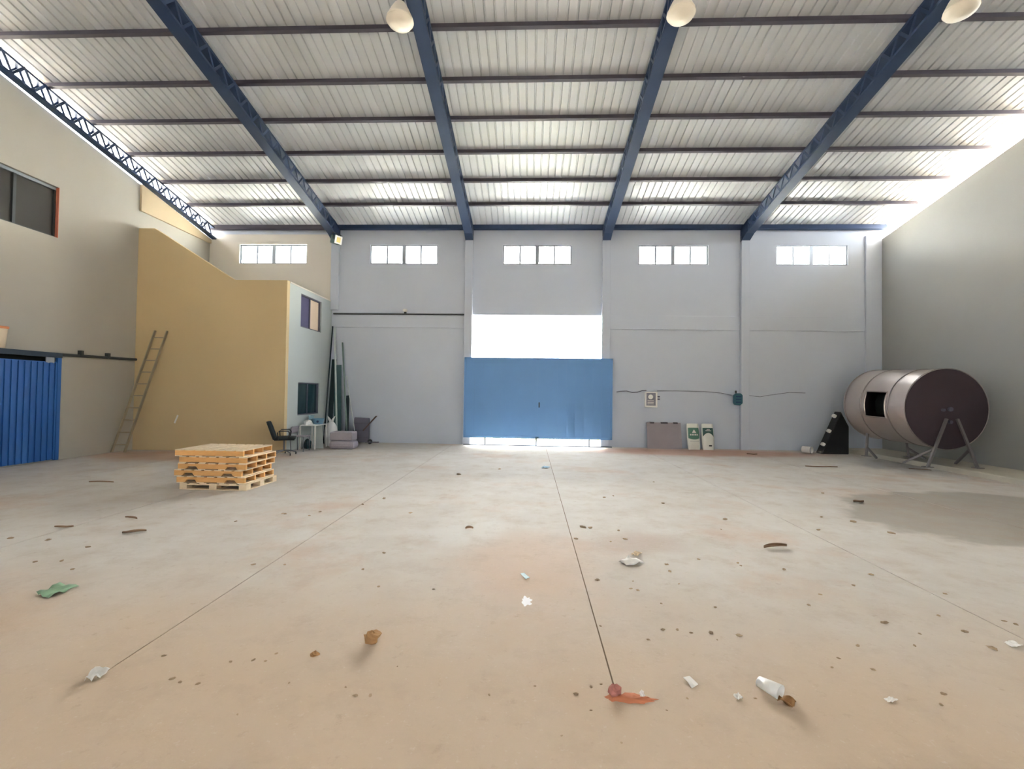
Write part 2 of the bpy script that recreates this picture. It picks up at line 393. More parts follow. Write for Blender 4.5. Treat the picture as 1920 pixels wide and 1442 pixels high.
# office block in the corner
rs = lambda px, py: onY(px, py, OY)
po = [(XL, OY, 0), (OX, OY, 0), (OX, OY, rs(540, 526).z), (rs(440, 525).x, OY, rs(440, 525).z), (rs(290, 428).x, OY, rs(290, 428).z), (XL, OY, rs(290, 428).z)]
_a, _b = po[3], po[4]
_m = MB()
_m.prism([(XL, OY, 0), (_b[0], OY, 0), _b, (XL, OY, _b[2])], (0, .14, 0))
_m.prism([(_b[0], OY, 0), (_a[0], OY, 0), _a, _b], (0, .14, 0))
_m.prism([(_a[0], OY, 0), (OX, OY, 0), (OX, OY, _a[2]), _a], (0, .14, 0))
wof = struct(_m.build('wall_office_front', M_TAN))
ZO = rs(540, 526).z
ow = [onX(565, 550, OX), onX(602, 621, OX), onX(559, 717, OX), onX(598, 777, OX)]
u_w = (ow[0].y, ow[1].y, onX(565, 613, OX).z, ow[0].z)
l_w = (ow[2].y, ow[3].y, onX(559, 779, OX).z, ow[2].z)
wos = struct(wall_cells(MB(), 'x', OX - 0.14, OX, OY + .14, D, 0, ZO - 0.03, [u_w, l_w]).build('wall_office_side', M_OFFSIDE))
MB().bb((OX - 0.16, OY + .14, ZO - 0.03), (OX + 0.015, D - .03, ZO + 0.005)).build('coping', M_BACKUP, wos)
MB().bb((XL, OY + .1, ZO - 0.6), (OX - .1, D, ZO - 0.45)).build('office_deck', M_BACK, wos)
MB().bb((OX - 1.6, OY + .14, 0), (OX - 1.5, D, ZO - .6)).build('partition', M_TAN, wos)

# ================================================================== ROOF
ceil = struct(empty('ceiling'), 'corrugated galvanised roof sheets on dark purlins')
pitch = 0.19; rib_h = 0.032; nper = 5; wsh = pitch * nper
x = XL - 0.22; k = 0
YE = D + 0.55; YS = 6.6
def sheet_mesh(name, ya, yb, m):
    mb = MB(); pr = []
    for r in range(nper):
        b = r * pitch
        pr += [(b, 0), (b + 0.146, 0), (b + 0.157, rib_h), (b + 0.179, rib_h)]
    pr += [(wsh, 0), (wsh + .03, 0)]
    vs = []; fs = []
    for (u, h) in pr: vs += [(u, ya, roof_z(ya) + h), (u, yb, ZE + SL * (D - yb) + h)]
    for i in range(len(pr) - 1): fs.append((2 * i, 2 * i + 2, 2 * i + 3, 2 * i + 1))
    return mb.add(vs, fs).mesh(name, m)
sheet_far = sheet_mesh('roof_sheet', YS, YE, M_SHEET)
sheet_near = sheet_mesh('roof_sheet', 0.0, YS + .1, M_SHEET)
sheet_clear = sheet_mesh('rooflight_sheet', 0.0, YS + .1, M_FIBRE)
ROOFLIGHTS = []
while x < XR + 0.1:
    inst('roof_sheet', sheet_far, ceil, (x, 0, 0.004 * (k % 2)))
    if k in ():
        inst('rooflight_sheet', sheet_clear, ceil, (x, 0, 0.004 * (k % 2))); ROOFLIGHTS.append(x + wsh / 2)
    else: inst('roof_sheet', sheet_near, ceil, (x, 0, 0.004 * (k % 2)))
    x += wsh; k += 1
XRO = x
MB().add([(XL - .4, 0, roof_z(0) + 0.03), (XRO, 0, roof_z(0) + 0.03), (XRO, YR - .4, roof_z(YR - .4)), (XL - .4, YR - .4, roof_z(YR - .4))], [(0, 1, 2, 3)]).build('rear_roof_slope', M_SHEET, ceil, solid=0.02)
# purlins: one length per bay
rows = [D - 0.05, 13.68, 12.62, 11.54, 10.49, 9.48, 8.37, 7.3, 6.24, 5.18, 4.12, 3.06, 2.0, 0.94]
ends = TRX + [XR + 0.12]
ang = math.atan(SL)
for bi in range(5):
    xa, xb = ends[bi] + (0.05 if bi else -0.15), ends[bi + 1] - (0.05 if bi < 4 else 0)
    w = xb - xa
    big = MB().box((0, 0, 0), (w, 0.10, 0.15)).mesh('eave_purlin', M_PURLIN if bi == 0 else M_STEEL)
    c = MB(); c.box((0, 0, 0), (w, 0.085, 0.085)); c.box((0, -0.036, -0.045), (w, 0.012, 0.02))
    small = c.mesh('purlin', M_PURLIN)
    for ri, y in enumerate(rows):
        if ri == 0: inst('purlin', big, ceil, ((xa + xb) / 2, y - 0.03, roof_z(y) - 0.085), (-ang, 0, 0))
        else: inst('purlin', small, ceil, ((xa + xb) / 2, y, roof_z(y) - 0.045), (-ang, 0, 0))
# lattice rafters
step = 0.42; depth = 0.42
barA = MB().bar((0, 0, 0), (0, step / 2, depth - 0.06), 0.012, 0.05).mesh('lacing_bar', M_STEEL)
barB = MB().bar((0, 0, depth - 0.06), (0, step / 2, 0), 0.012, 0.05).mesh('lacing_bar', M_STEEL)
post = MB().box((0, 0, (depth - .06) / 2), (0.012, 0.06, depth - 0.06)).mesh('lacing_post', M_STEEL)
TLAB = ['blue lattice rafter along the top of the cream wall with daylight behind it',
        'blue lattice rafter above the floodlight beside the office block',
        'blue lattice rafter ending above the gate edge nearer the office',
        'blue lattice rafter ending above the gate edge nearer the meter box',
        'blue lattice rafter nearest the steel tank']
for ti, tx in enumerate(TRX):
    Ls = D - 0.1
    W = 0.26 if ti else 0.16
    t = empty('roof_truss', (tx, D - 0.02, roof_z(D) - 0.02))
    tag(t, TLAB[ti], 'roof truss', 'lattice roof trusses')
    hl = math.hypot(Ls, Ls * SL)
    def pt(s, dz): return (0, -s, s * SL + dz)
    MB().bar(pt(0.0, -depth), pt(Ls, -depth), W, 0.05).build('bottom_chord', M_STEEL, t)
    MB().bar(pt(0.0, -0.10), pt(Ls, -0.10), W, 0.05).build('top_chord', M_STEEL, t)
    if ti: MB().prism([(-W / 2, 0, -depth - .12), (-W / 2, -0.5, -depth + 0.11), (-W / 2, -0.5, -0.08 + .13), (-W / 2, 0, -0.08)], (W, 0, 0)).build('end_gusset', M_STEEL, t)
    n = int(Ls / step)
    for sd in (-1, 1):
        for i in range(n):
            s = 0.25 + i * step
            for (me, off) in ((barA, 0.0), (barB, step / 2)):
                ss = s + off
                o = inst('lacing_bar', me, t, (sd * (W / 2 - 0.008), -ss, ss * SL - depth + 0.02), (-ang, 0, 0), (1, -1, 1))
                o.rotation_euler = (0, 0, 0)
                o.matrix_local = Matrix.Translation((sd * (W / 2 - 0.008), -ss, ss * SL - depth + 0.02)) @ Matrix.Shear('YZ', 4, (0, 0)) @ Matrix(((1, 0, 0, 0), (0, -1, 0, 0), (0, SL, 0.9, 0), (0, 0, 0, 1)))
# ================================================================== WINDOWS
def back_window(idx, w):
    x0, x1, z0, z1 = w; y = D + 0.06
    r = struct(empty('window_%d' % idx, ((x0 + x1) / 2, y, z0)))
    hw, h = (x1 - x0) / 2, z1 - z0; f = 0.045
    fr = MB(); fr.bb((-hw, -.025, 0), (hw, .025, f)); fr.bb((-hw, -.025, h - f), (hw, .025, h)); fr.bb((-hw, -.025, f), (-hw + f, .025, h - f)); fr.bb((hw - f, -.025, f), (hw, .025, h - f))
    fr.build('window_frame', M_ALU, r)
    MB().bb((-0.06, -.03, f), (0.06, .03, h - f)).build('mullion', M_ALU, r)
    for s in (-1, 1):
        MB().bb((s * hw / 2 - 0.026, -.018, f), (s * hw / 2 + 0.026, .018, h - f)).build('sash_bar', M_ALU, r)
    for q in range(4):
        a = -hw + q * hw / 2 + 0.02; MB().bb((a, -.003, f), (a + hw / 2 - 0.04, .003, h - f)).build('pane', GLASS, r)
for i, w in enumerate(wins): back_window(i + 1, w)

# dark window high in the cream wall
y0, y1, z0, z1 = lwin
r = struct(empty('window_6', (XL - 0.1, (y0 + y1) / 2, z0)), 'wide dark sliding window high in the cream wall')
hw, h = (y1 - y0) / 2, z1 - z0
MB().bb((-.05, -hw, h - .07), (.03, hw, h)).build('window_frame', M_ALU, r)
MB().bb((-.05, -hw, 0), (.03, hw, .04)).build('window_frame', M_CONDUIT, r)
MB().bb((-.05, hw - .05, .04), (.03, hw, h - .07)).build('window_frame', M_CONDUIT, r)
ym = onX(24, 380, XL - .1).y - (y0 + y1) / 2
MB().bb((-.03, ym - .03, .04), (.03, ym + .03, h - .07)).build('mullion', M_CONDUIT, r)
MB().bb((-.03, -hw, .04), (-.01, ym - .03, h - .07)).build('pane', M_DARKGL, r)
MB().bb((-.03, ym + .03, .04), (-.01, hw - .05, h - .07)).build('pane', M_DARKGL, r)
MB().bb((.03, hw - .012, 0), (.10, hw, h)).build('reveal', M_RED, r)
MB().bb((-.15, -hw - .1, -.1), (-.145, hw + .1, h + .1)).build('backing_board', M_DARKGL, r)

# office windows
def office_window(idx, w, left, right, lab):
    a, b, c, d_ = w; r = struct(empty('window_%d' % idx, (OX - 0.07, (a + b) / 2, c)), lab); hw, h = (b - a) / 2, d_ - c
    fr = MB(); t = .035
    fr.bb((-.03, -hw, 0), (.03, hw, t)); fr.bb((-.03, -hw, h - t), (.03, hw, h)); fr.bb((-.03, -hw, t), (.03, -hw + t, h - t)); fr.bb((-.03, hw - t, t), (.03, hw, h - t))
    fr.build('window_frame', M_GREYMET, r)
    MB().bb((-.02, -hw + t, t), (-.005, 0, h - t)).build('pane', left, r)
    MB().bb((-.03, -.02, t), (.02, .02, h - t)).build('mullion', M_GREYMET, r)
    MB().bb((-.035, 0, t), (-.02, hw - t, h - t)).build('pane', right, r)
office_window(7, u_w, M_PURPLE, M_PEACH, 'small office window, one violet pane and one peach pane')
office_window(8, l_w, M_TEAL, M_TEAL, 'small dark teal office window above the table')

# ================================================================== BACK GATE
ga, gb = onY(870, 750, D - 0.17).x, onY(1148, 750, D - 0.17).x
gz0, gz1 = onY(1008, 822, D - .08).z, GZ0
gate = struct(empty('door_2', ((ga + gb) / 2, D - 0.17, 0)), 'pale blue two-leaf metal gate in the back wall with an open strip above it')
hw = (gb - ga) / 2
for s in (-1, 1):
    a, b = (-hw, -0.001) if s < 0 else (0.001, hw)
    leaf = MB().bb((a, -.012, gz0), (b, .012, gz1)).build('leaf', M_GATE, gate)
    fr = MB()
    fr.bb((a, -.035, gz0), (b, .035, gz0 + .07)); fr.bb((a, -.035, gz1 - .06), (b, .035, gz1)); fr.bb((a, -.035, gz0), (a + .06, .035, gz1)); fr.bb((b - .06, -.035, gz0), (b, .035, gz1))
    fr.build('leaf_frame', M_GATE, leaf)
    n = 8; wv = (b - a - .12) / n
    for q in range(n):
        MB().bb((a + .06 + q * wv + .006, -.020, gz0 + .07), (a + .06 + (q + 1) * wv - .006, -.010, gz1 - .06)).build('panel', M_GATE, leaf)
MB().bb((-hw, -.02, 0.0), (hw, .02, 0.03)).build('floor_track', M_DKBLUE, gate)
for px in (910, 1005, 1104):
    xx = onY(px, 828, D - .08).x - (ga + gb) / 2
    MB().bb((xx - .02, -.015, 0.02), (xx + .02, .015, gz0 + .01)).build('wheel_bracket', M_DKBLUE, gate)
MB().bb((-.05, .012, gz0), (.05, .03, gz1)).build('added_light_stop', M_GATE, gate)  # strip added to block light leaking between the leaves
MB().bb((0.03, -.06, 1.25), (0.07, -.03, 1.42)).build('handle', M_DKBLUE, gate)

# blue sliding door in the cream wall
dl = 3.5
door = struct(empty('door_1', (XL + 0.06, dY - dl / 2, 0)), 'bright blue ribbed metal sliding door in the cream wall')
db = MB().bb((-.02, -dl / 2, 0.04), (.0, dl / 2, dtop)).build('leaf', M_BLUE, door)
nr = 28
rib = MB().bb((0.0, -.035, 0.04), (.022, .035, dtop - .02)).mesh('rib', M_BLUE)
for q in range(nr): inst('rib', rib, door, (0, -dl / 2 + (q + .5) * dl / nr, 0))
MB().bb((-.03, dl / 2 - .06, 0.02), (.035, dl / 2 + .02, rail_z)).build('side_post', M_BLUE, door)
MB().bb((-.05, -dl / 2, rail_z - .11), (.05, dl / 2 + .02, rail_z)).build('head_rail', M_DKBLUE, door)
MB().bb((-.30, -dl / 2, dtop - .05), (-.28, dl / 2, rail_z)).build('dark_gap_backing', M_HOLE, door)  # dark sheet put in for the unlit space behind the gap
MB().bb((-.01, dl / 2 - .30, dtop - .03), (.012, dl / 2 - .12, rail_z - .11)).build('roller_plate', M_ALU, door)
# pipe run from the door rail to the office
c = onX(250, 674, XL)
pp = struct(MB().tube([(XL + .05, dY + .03, rail_z - .03), (XL + .05, OY - .02, c.z)], 0.035, 10).build('trim_1', M_CONDUIT), 'dark pipe along the cream wall from the blue door to the office corner')
for yy in (dY + .5, dY + 1.2): MB().bb((XL, yy - .03, c.z - .04), (XL + .10, yy + .03, c.z + .10)).build('pipe_clip', M_CONDUIT, pp)

# tub standing on the door rail
b0 = onX(-8, 652, XL + .19)
tub = tag(empty('plastic_tub', (XL + .19, b0.y, rail_z)), 'cream plastic tub with an orange rim standing on the blue door rail', 'tub')
MB().lathe([(0, 0.0), (.13, 0.0), (.16, .40), (.150, .40), (.12, .02), (0, .02)], 20).build('body', M_BUCKET, tub, True)
MB().lathe([(.165, .38), (.175, .40), (.175, .43), (.155, .43), (.155, .40), (.165, .38)], 20).build('rim', mat('orange_rim', (214, 140, 96), .5), tub, True)

# ================================================================== PALLETS
PZ = 0.112
px0 = onZ(331, 917); px1 = onZ(457, 921)
PLn, PWn = 1.17, 0.88
def build_pallet(kind, z, dx, rz, label):
    t = tag(empty('pallet', ((px0.x + px1.x) / 2 + dx, (px0.y + px1.y) / 2 + PWn / 2, z), rz), label, 'pallet', 'wooden pallets in one stack')
    tb, bbd = 0.016, 0.014; sh = PZ - tb - bbd; hl, hwd = PLn / 2, PWn / 2
    nb = 7; bw = 0.125
    for q in range(nb):
        cx = -hl + bw / 2 + q * (PLn - bw) / (nb - 1)
        MB().bb((cx - bw / 2, -hwd, PZ - tb), (cx + bw / 2, hwd, PZ - 0.0005)).build('deck_board', M_WOODP, t)
    for q in (0, 2, 4, 6) if kind != 'block' else (0, 3, 6):
        cx = -hl + bw / 2 + q * (PLn - bw) / (nb - 1)
        MB().bb((cx - bw / 2, -hwd, 0), (cx + bw / 2, hwd, bbd)).build('bottom_board', M_WOODP, t)
    if kind == 'block':
        for sy in (-1, 1):
            MB().bb((-hl, sy * (hwd - .045) - .045, 0.0), (hl, sy * (hwd - .045) + .045, bbd - .001)).build('bottom_board', M_WOODP, t)
        for sy in (-1, 0, 1):
            for sx in (-1, 0, 1):
                wx = .13
                cx = sx * (hl - wx / 2); cy = sy * (hwd - .06)
                MB().bb((cx - wx / 2, cy - .06, bbd), (cx + wx / 2, cy + .06, PZ - tb - .018)).build('block', M_WOODP, t)
            MB().bb((-hl, sy * (hwd - .06) - .06, PZ - tb - .018), (hl, sy * (hwd - .06) + .06, PZ - tb)).build('cross_board', M_WOODP, t)
        return t
    zb, zt_ = bbd, PZ - tb
    if kind == 'notch':
        prof = [(-hl, zb)]
        for (a, b) in ((-.44 * PLn / 1.17, -.24), (.24, .44)):
            prof += [(a, zb), (a + .03, zb + .042), (b - .03, zb + .042), (b, zb)]
        prof += [(hl, zb), (hl, zt_), (-hl, zt_)]
    else:
        prof = [(-hl, zb), (hl, zb), (hl, zt_), (-hl, zt_)]
    for q in range(4):
        cy = -hwd + .02 + q * (PWn - .04) / 3
        MB().prism([(p[0], cy - .02, p[1]) for p in prof], (0, .04, 0)).build('stringer', M_WOOD, t)
    return t
PL = ['bottom pallet of the stack, with open block feet on the floor', 'second pallet from the floor, notched orange stringer',
      'third pallet from the floor, jutting out furthest toward the blue door', 'fourth pallet from the floor, notched stringer',
      'second pallet from the top, plain unnotched stringer', 'topmost pallet with bare pale deck boards facing up']
for i, (k, dx, rz) in enumerate((('block', .055, -.02), ('notch', 0, .01), ('notch', -.045, -.005), ('notch', .015, .008), ('plain', .035, -.01), ('plain', -.04, .012))):
    build_pallet(k, i * PZ + 0.001, dx, rz, PL[i])

# ================================================================== LADDER
lb = Vector((XL + .10, 11.38, 0.02)); ltp = onY(291, 620, OY - .06); wv = Vector((0.31, 0.04, 0))
lad = tag(empty('ladder', lb), 'slim aluminium ladder leaning into the corner of the tan office wall', 'ladder')
dv = ltp - lb
for s in (0, 1):
    MB().bar(wv * s, dv + wv * s, 0.028, 0.06, up=(0, -1, 0.2)).build('rail', M_ALUL, lad)
for q in range(10):
    p = dv * ((q + .6) / 10.2); MB().tube([p, p + wv], 0.016, 8).build('rung', M_ALUL, lad)
# pale tape on the office wall
c = onY(330, 786, OY - 0.004)  # thin pale slanted piece set on the wall
tag(MB().add([c + Vector((-.06, 0, -.10)), c + Vector((-.02, 0, -.12)), c + Vector((.07, 0, .10)), c + Vector((.03, 0, .12))], [(0, 1, 2, 3)]).build('pale_streak', M_PAPER, solid=.004), 'short pale tape on the tan office wall', 'streak')

# ================================================================== OFFICE CHAIR
ch = tag(empty('office_chair', (-6.44, 11.68, 0), math.radians(24)), 'black swivel office chair by the office corner, seat turned to the table', 'chair')
def curved_back(u, v):
    y = (u - .5) * .44 * (1 - .25 * (2 * abs(v - .45)) ** 3); zz = .42 + v * .46
    x = -.20 - .16 * v + .05 * (1 - (2 * u - 1) ** 2) * -1
    return (x, y, zz)
MB().grid(8, 8, curved_back).build('backrest', M_BLACK, ch, True, solid=.05)
MB().grid(8, 8, lambda u, v: (-.22 + u * .48, (v - .5) * .46, .43 + .03 * (1 - (2 * u - 1) ** 4) * (1 - (2 * v - 1) ** 4))).build('seat', M_BLACK, ch, True, solid=.07)
MB().tube([(0, 0, .10), (0, 0, .40)], .025, 10).build('gas_column', M_CHROME, ch)
for s in (-1, 1):
    MB().tube([(-.12, s * .25, .42), (-.14, s * .27, .60), (-.10, s * .27, .645), (.10, s * .27, .64), (.14, s * .27, .60), (.12, s * .25, .43)], .014, 8).build('armrest', M_BLKPL, ch, True)
for q in range(5):
    a = q * 2 * math.pi / 5 + .3; e = Vector((.29 * math.cos(a), .29 * math.sin(a), .07))
    sp = MB().tube([(0, 0, .12), e * .6 + Vector((0, 0, .06)), e], [.022, .020, .014], 8).build('base_arm', M_CHROME, ch, True)
    MB().tube([e + Vector((-.012, 0, -.038)), e + Vector((.012, 0, -.038))], .032, 10).build('caster', M_BLKPL, sp)

# ================================================================== TABLE AND WHAT IS ON IT
tx0, tx1, ty0, ty1, tz = -6.63, -6.15, 12.80, 13.55, 0.70
tb = tag(empty('table', ((tx0 + tx1) / 2, (ty0 + ty1) / 2, 0)), 'small white table with thin white legs under the dark office window', 'table')
hx, hy = (tx1 - tx0) / 2, (ty1 - ty0) / 2
MB().bb((-hx, -hy, tz - .022), (hx, hy, tz)).build('tabletop', M_WHITE, tb, bevel=.006)
for sx in (-1, 1):
    for sy in (-1, 1):
        MB().bb((sx * (hx - .02) - .016, sy * (hy - .02) - .016, 0), (sx * (hx - .02) + .016, sy * (hy - .02) + .016, tz - .022)).build('leg', M_WHITE, tb)
def lump(name, loc, size, m, seed, label, cat, sharp=.25, group=None, n=8, flat=True):
    rnd = random.Random(seed); vs = []; nn = n; rows_ = 6; mb = MB()
    for j in range(rows_ + 1):
        ph = math.pi * j / rows_
        for i in range(nn):
            th = 2 * math.pi * i / nn; k = 1 + rnd.uniform(-sharp, sharp)
            z = math.cos(ph) * k
            if flat: z = max(z, -.55)
            vs.append((size[0] * .5 * math.sin(ph) * math.cos(th) * k, size[1] * .5 * math.sin(ph) * math.sin(th) * k, size[2] * .5 * z))
    fs = [(j * nn + i, j * nn + (i + 1) % nn, (j + 1) * nn + (i + 1) % nn, (j + 1) * nn + i) for j in range(rows_) for i in range(nn)]
    zmin = min(v[2] for v in vs); vs = [(v[0], v[1], v[2] - zmin) for v in vs]
    mb.add(vs, fs); o = mb.build(name, m, None, False, loc)
    if label: tag(o, label, cat, group)
    return o
lump('plastic_bag', (-6.46, 12.98, tz), (.24, .26, .18), M_PLBAG, 3, 'crumpled white plastic bag lying on the small white table', 'bag', .18, n=12)
bt = tag(empty('plastic_basin', (-6.33, 13.34, tz)), 'blue plastic basin with a navy spot on the small white table', 'basin')
MB().lathe([(0, 0), (.13, 0), (.17, .15), (.185, .16), (.175, .165), (.12, .02), (0, .02)], 20).build('body', M_BLUEPL, bt, True)
a = math.radians(-72); MB().lathe([(0, .012), (.035, .012), (.035, -.01), (0, -.01)], 12, Matrix.Translation((.157 * math.cos(a), .157 * math.sin(a), .08)) @ Matrix.Rotation(a, 4, 'Z') @ Matrix.Rotation(math.pi / 2, 4, 'Y')).build('spout_plug', M_NAVY, bt)
bx = tag(empty('plastic_crate', (-6.57 + .05, 13.34 - .0, tz)), 'pale blue plastic crate at the wall end of the small white table', 'crate')
MB().bb((-.05, -.13, 0), (.0, .13, .24)).build('body', M_BLUELT, bx, bevel=.02)
MB().bb((-.055, -.14, .22), (.005, .14, .255)).build('rim', M_BLUELT, bx, bevel=.008)
# items under and beside the table
st = tag(empty('tubular_chair', (-6.50, 12.50, 0)), 'grey tubular chair between the office chair and the white table', 'chair')
MB().grid(4, 6, lambda u, v: (-.12 + u * .03, (v - .5) * .40, .50 + .18 * u + 0 * v)).build('backrest', M_FOAM, st, True, solid=.02)
MB().bb((-.12, -.18, .40), (.26, .18, .43)).build('seat', M_FOAM, st, bevel=.01)
for s in (-1, 1):
    MB().tube([(-.10, s * .18, 0), (-.12, s * .19, .45), (-.10, s * .19, .66), (-.05, s * .19, .69)], .012, 8).build('leg', M_CHROME, st, True)
    MB().tube([(.24, s * .17, 0), (.24, s * .17, .42)], .012, 8).build('leg', M_CHROME, st, True)
tag(MB().prism([(-6.40, 13.10, 0.0), (-6.05, 13.10, 0.0), (-6.17, 13.25, .64), (-6.36, 13.25, .64)], (0, .02, 0)).build('plastic_sheet', M_OFFSIDE), 'pale plastic sheet leaning under the white table', 'plastic sheet')
lump('sack', (-6.50, 13.05, 0), (.20, .30, .36), M_TEAL, 12, 'dark teal sack on the floor under the white table', 'sack', .12, n=12)
# tied white sack
sk = tag(empty('tied_sack', (onY(621, 800, 13.85).x, 13.85, 0)), 'tall white sack tied at the neck with two ears, beside the white table', 'sack')
MB().lathe([(0, 0), (.15, .0), (.19, .10), (.20, .35), (.17, .58), (.10, .70), (.05, .74), (0, .74)], 14).build('body', M_PLBAG, sk, True)
for s in (-1, 1):
    MB().tube([(0, 0, .70), (s * .06, -.01, .82), (s * .12, 0, .92)], [.05, .035, .004], 6).build('ear', M_PLBAG, sk)
# folded foam mattress
mt = tag(empty('folded_mattress', (-5.50, 13.22, 0), math.radians(3)), 'lilac grey folded foam mattress on the floor in front of the leaning pipes', 'mattress')
MB().bb((-.36, -.24, 0.0), (.38, .26, .24)).build('lower_fold', M_FOAM, mt, bevel=.09)
MB().bb((-.34, -.20, .24), (.32, .26, .50)).build('upper_fold', M_FOAM, mt, bevel=.035)
# platform trolley stood on end
tc_ = onY(674, 812, 14.35)
tr = tag(empty('platform_trolley', (tc_.x, 14.35, 0), math.radians(6)), 'grey platform trolley stood on end at the back wall, dark handle bars raised', 'trolley')
MB().prism([(-.27, .12, .06), (.27, .12, .06), (.22, .34, .82), (-.27, .34, .84)], (0, .07, 0)).build('deck', M_GREYMET, tr, bevel=.02)
for q in range(3): MB().bar((-.24, .105 + .07 * q, .22 + .22 * q), (.24, .105 + .07 * q, .22 + .22 * q), .02, .03).build('deck_rib', M_GREYMET, tr)
for s_ in (0, 1):
    MB().tube([(.10 + s_ * .03, .05 - s_ * .12, .44), (.52, .05 - s_ * .12, .90)], .017, 8).build('handle_bar', M_BROWN, tr)
MB().tube([(.52, .07, .90), (.52, -.09, .90)], .014, 8).build('handle_bar', M_BROWN, tr)
for s_ in (-1, 1):
    MB().lathe([(.02, -.02), (.07, -.025), (.08, -.012), (.08, .012), (.07, .025), (.02, .02), (.02, -.02)], 18, Matrix.Translation((.32 if s_ > 0 else -.20, .05, .08)) @ Matrix.Rotation(math.pi / 2, 4, 'X')).build('wheel', M_BLKPL, tr, True)
MB().tube([(-.20, .05, .08), (.32, .05, .08)], .014, 8).build('axle', M_GREYMET, tr)
MB().bb((.18, .02, .05), (.60, .10, .075)).build('tow_plate', M_GREYMET, tr)
# leaning glass and pipes in the corner
def lean(name, a, b, w, th, m, label, cat):
    return tag(MB().bar(a, b, w, th, up=(0, -1, 0.1)).build(name, m), label, cat)
lean('glass_strip', (-6.50, 14.45, 0), (-6.55, 14.85, 2.75), .16, .012, M_GLSHEET2, 'tall dark green glass strip leaning in the office corner', 'glass')
lean('glass_sheet', (-6.20, 14.42, 0), (-6.36, 14.70, 2.55), .24, .012, M_GLSHEET, 'wide grey green glass sheet leaning beside the office corner', 'glass')
lean('glass_offcut', (-5.90, 14.40, 0), (-6.06, 14.84, 1.55), .11, .012, M_GLSHEET2, 'short dark glass offcut leaning in front of the pipes', 'glass')
def leanpipe(a, b, r, m, label, name='pipe'):
    return tag(MB().tube([a, b], r, 10).build(name, m, None, True), label, 'pipe')
leanpipe((-6.12, 14.20, 0), (-6.50, 14.72, 3.80), .028, M_PIPE, 'pale plastic pipe reaching highest in the office corner')
leanpipe((-6.60, 14.30, 0), (-6.63, 14.85, 3.85), .022, M_GLSHEET2, 'dark pipe standing upright against the office wall edge')
leanpipe((-5.80, 14.25, 0), (-6.24, 14.74, 3.30), .024, M_PIPEG, 'grey green plastic pipe leaning beside the pale one')
leanpipe((-5.42, 14.05, 0), (-6.10, 14.78, 2.2), .012, M_PIPE, 'thin pale rod leaning at the widest angle over the mattress', 'rod')

# ================================================================== BACK WALL FITTINGS
a = onY(625, 588, D - .06); b = onY(878, 588, D - .06)
cd = struct(MB().tube([(a.x, D - .05, a.z), (b.x, D - .05, a.z)], .025, 8).build('trim_2', M_CONDUIT), 'dark conduit across the back wall bay beside the gate')
c = onY(760, 581, D - .08)
lm = tag(empty('security_camera', (c.x, D - .08, a.z + .02)), 'small pale camera fitting on the dark conduit of the back wall', 'camera')
MB().bb((-.03, -.03, 0), (.03, .05, .05)).build('bracket', M_CONDUIT, lm)
MB().tube([(0.02, .02, .10), (-.02, -.10, .09)], .05, 10).build('housing', M_WHITE, lm)
c = onY(883, 500, D - .13)
struct(MB().tube([onY(876, 438, D - .02), onY(878, 490, D - .02), onY(882, 540, D - .02), onY(884, 575, D - .02)], .008, 6).build('trim_3', M_CONDUIT), 'thin hanging cable on the back wall above the gate')
# meter box
c0, c1 = onY(1208, 762, D), onY(1231, 735, D)
mb_ = tag(empty('meter_box', ((c0.x + c1.x) / 2, D - .002, c0.z)), 'pale framed electric meter box on the back wall', 'meter box')
w_, h_ = (c1.x - c0.x) / 2, c1.z - c0.z
MB().bb((-w_, -.12, -.03), (w_, 0, h_)).build('case', M_WHITE, mb_, bevel=.01)
mdoor = MB().bb((-w_ + .035, -.13, .03), (w_ - .06, -.12, h_ - .035)).build('door', M_BOXFACE, mb_)
MB().lathe([(0, -.015), (.075, -.015), (.075, .015), (0, .015)], 16, Matrix.Translation((-.03, -.14, h_ * .66)) @ Matrix.Rotation(math.pi / 2, 4, 'X')).build('dial', M_WHITE, mdoor)
for q in range(3): MB().bb((-w_ + .07, -.134, .08 + q * .05), (w_ - .12, -.129, .095 + q * .05)).build('label_strip', M_WHITE, mdoor)
for q, zz in enumerate((.30, .22)): MB().bb((w_, -.07, zz), (w_ + .09, -.02, zz + .04)).build('cable_gland', M_GREYMET, mb_)
def cable(name, pts, r, m, label):
    return tag(MB().tube([onY(x, y, D - .02) for x, y in pts], r, 6).build(name, m, None, True), label, 'cable')
cable('wall_cable', [(1156, 735), (1165, 733.5), (1175, 733), (1185, 736), (1195, 735.5), (1204, 732.5), (1212, 732)], .012, M_GREYMET, 'grey cable wandering from the gate to the meter box')
cable('wall_cable', [(1232, 733), (1270, 733), (1320, 734), (1352, 737), (1372, 741)], .008, M_GREYMET, 'thin cable running from the meter box to the teal box')
cable('wall_cable', [(1396, 741), (1425, 744), (1450, 740), (1480, 736), (1510, 737)], .008, M_GREYMET, 'thin cable running from the teal box toward the tank')
c = onY(1382, 748, D - .13)
tl = tag(empty('breaker_box', (c.x, D - .12, c.z)), 'dark teal breaker box hung on a back wall pilaster', 'breaker box')
MB().prism([(-.10, 0, -.19), (.05, 0, -.21), (.14, 0, -.14), (.14, 0, .12), (.08, 0, .18), (-.06, 0, .18), (-.14, 0, .10), (-.14, 0, -.12)], (0, -.11, 0)).build('case', M_TEALBOX, tl, bevel=.02)
MB().tube([(-.05, -.04, .18), (-.05, -.03, .26)], .03, 8).build('cable_gland', M_CONDUIT, tl)
for q in range(3): MB().bb((-.08, -.118, -.12 + q * .09), (.08, -.108, -.09 + q * .09)).build('switch', M_NAVY, tl)
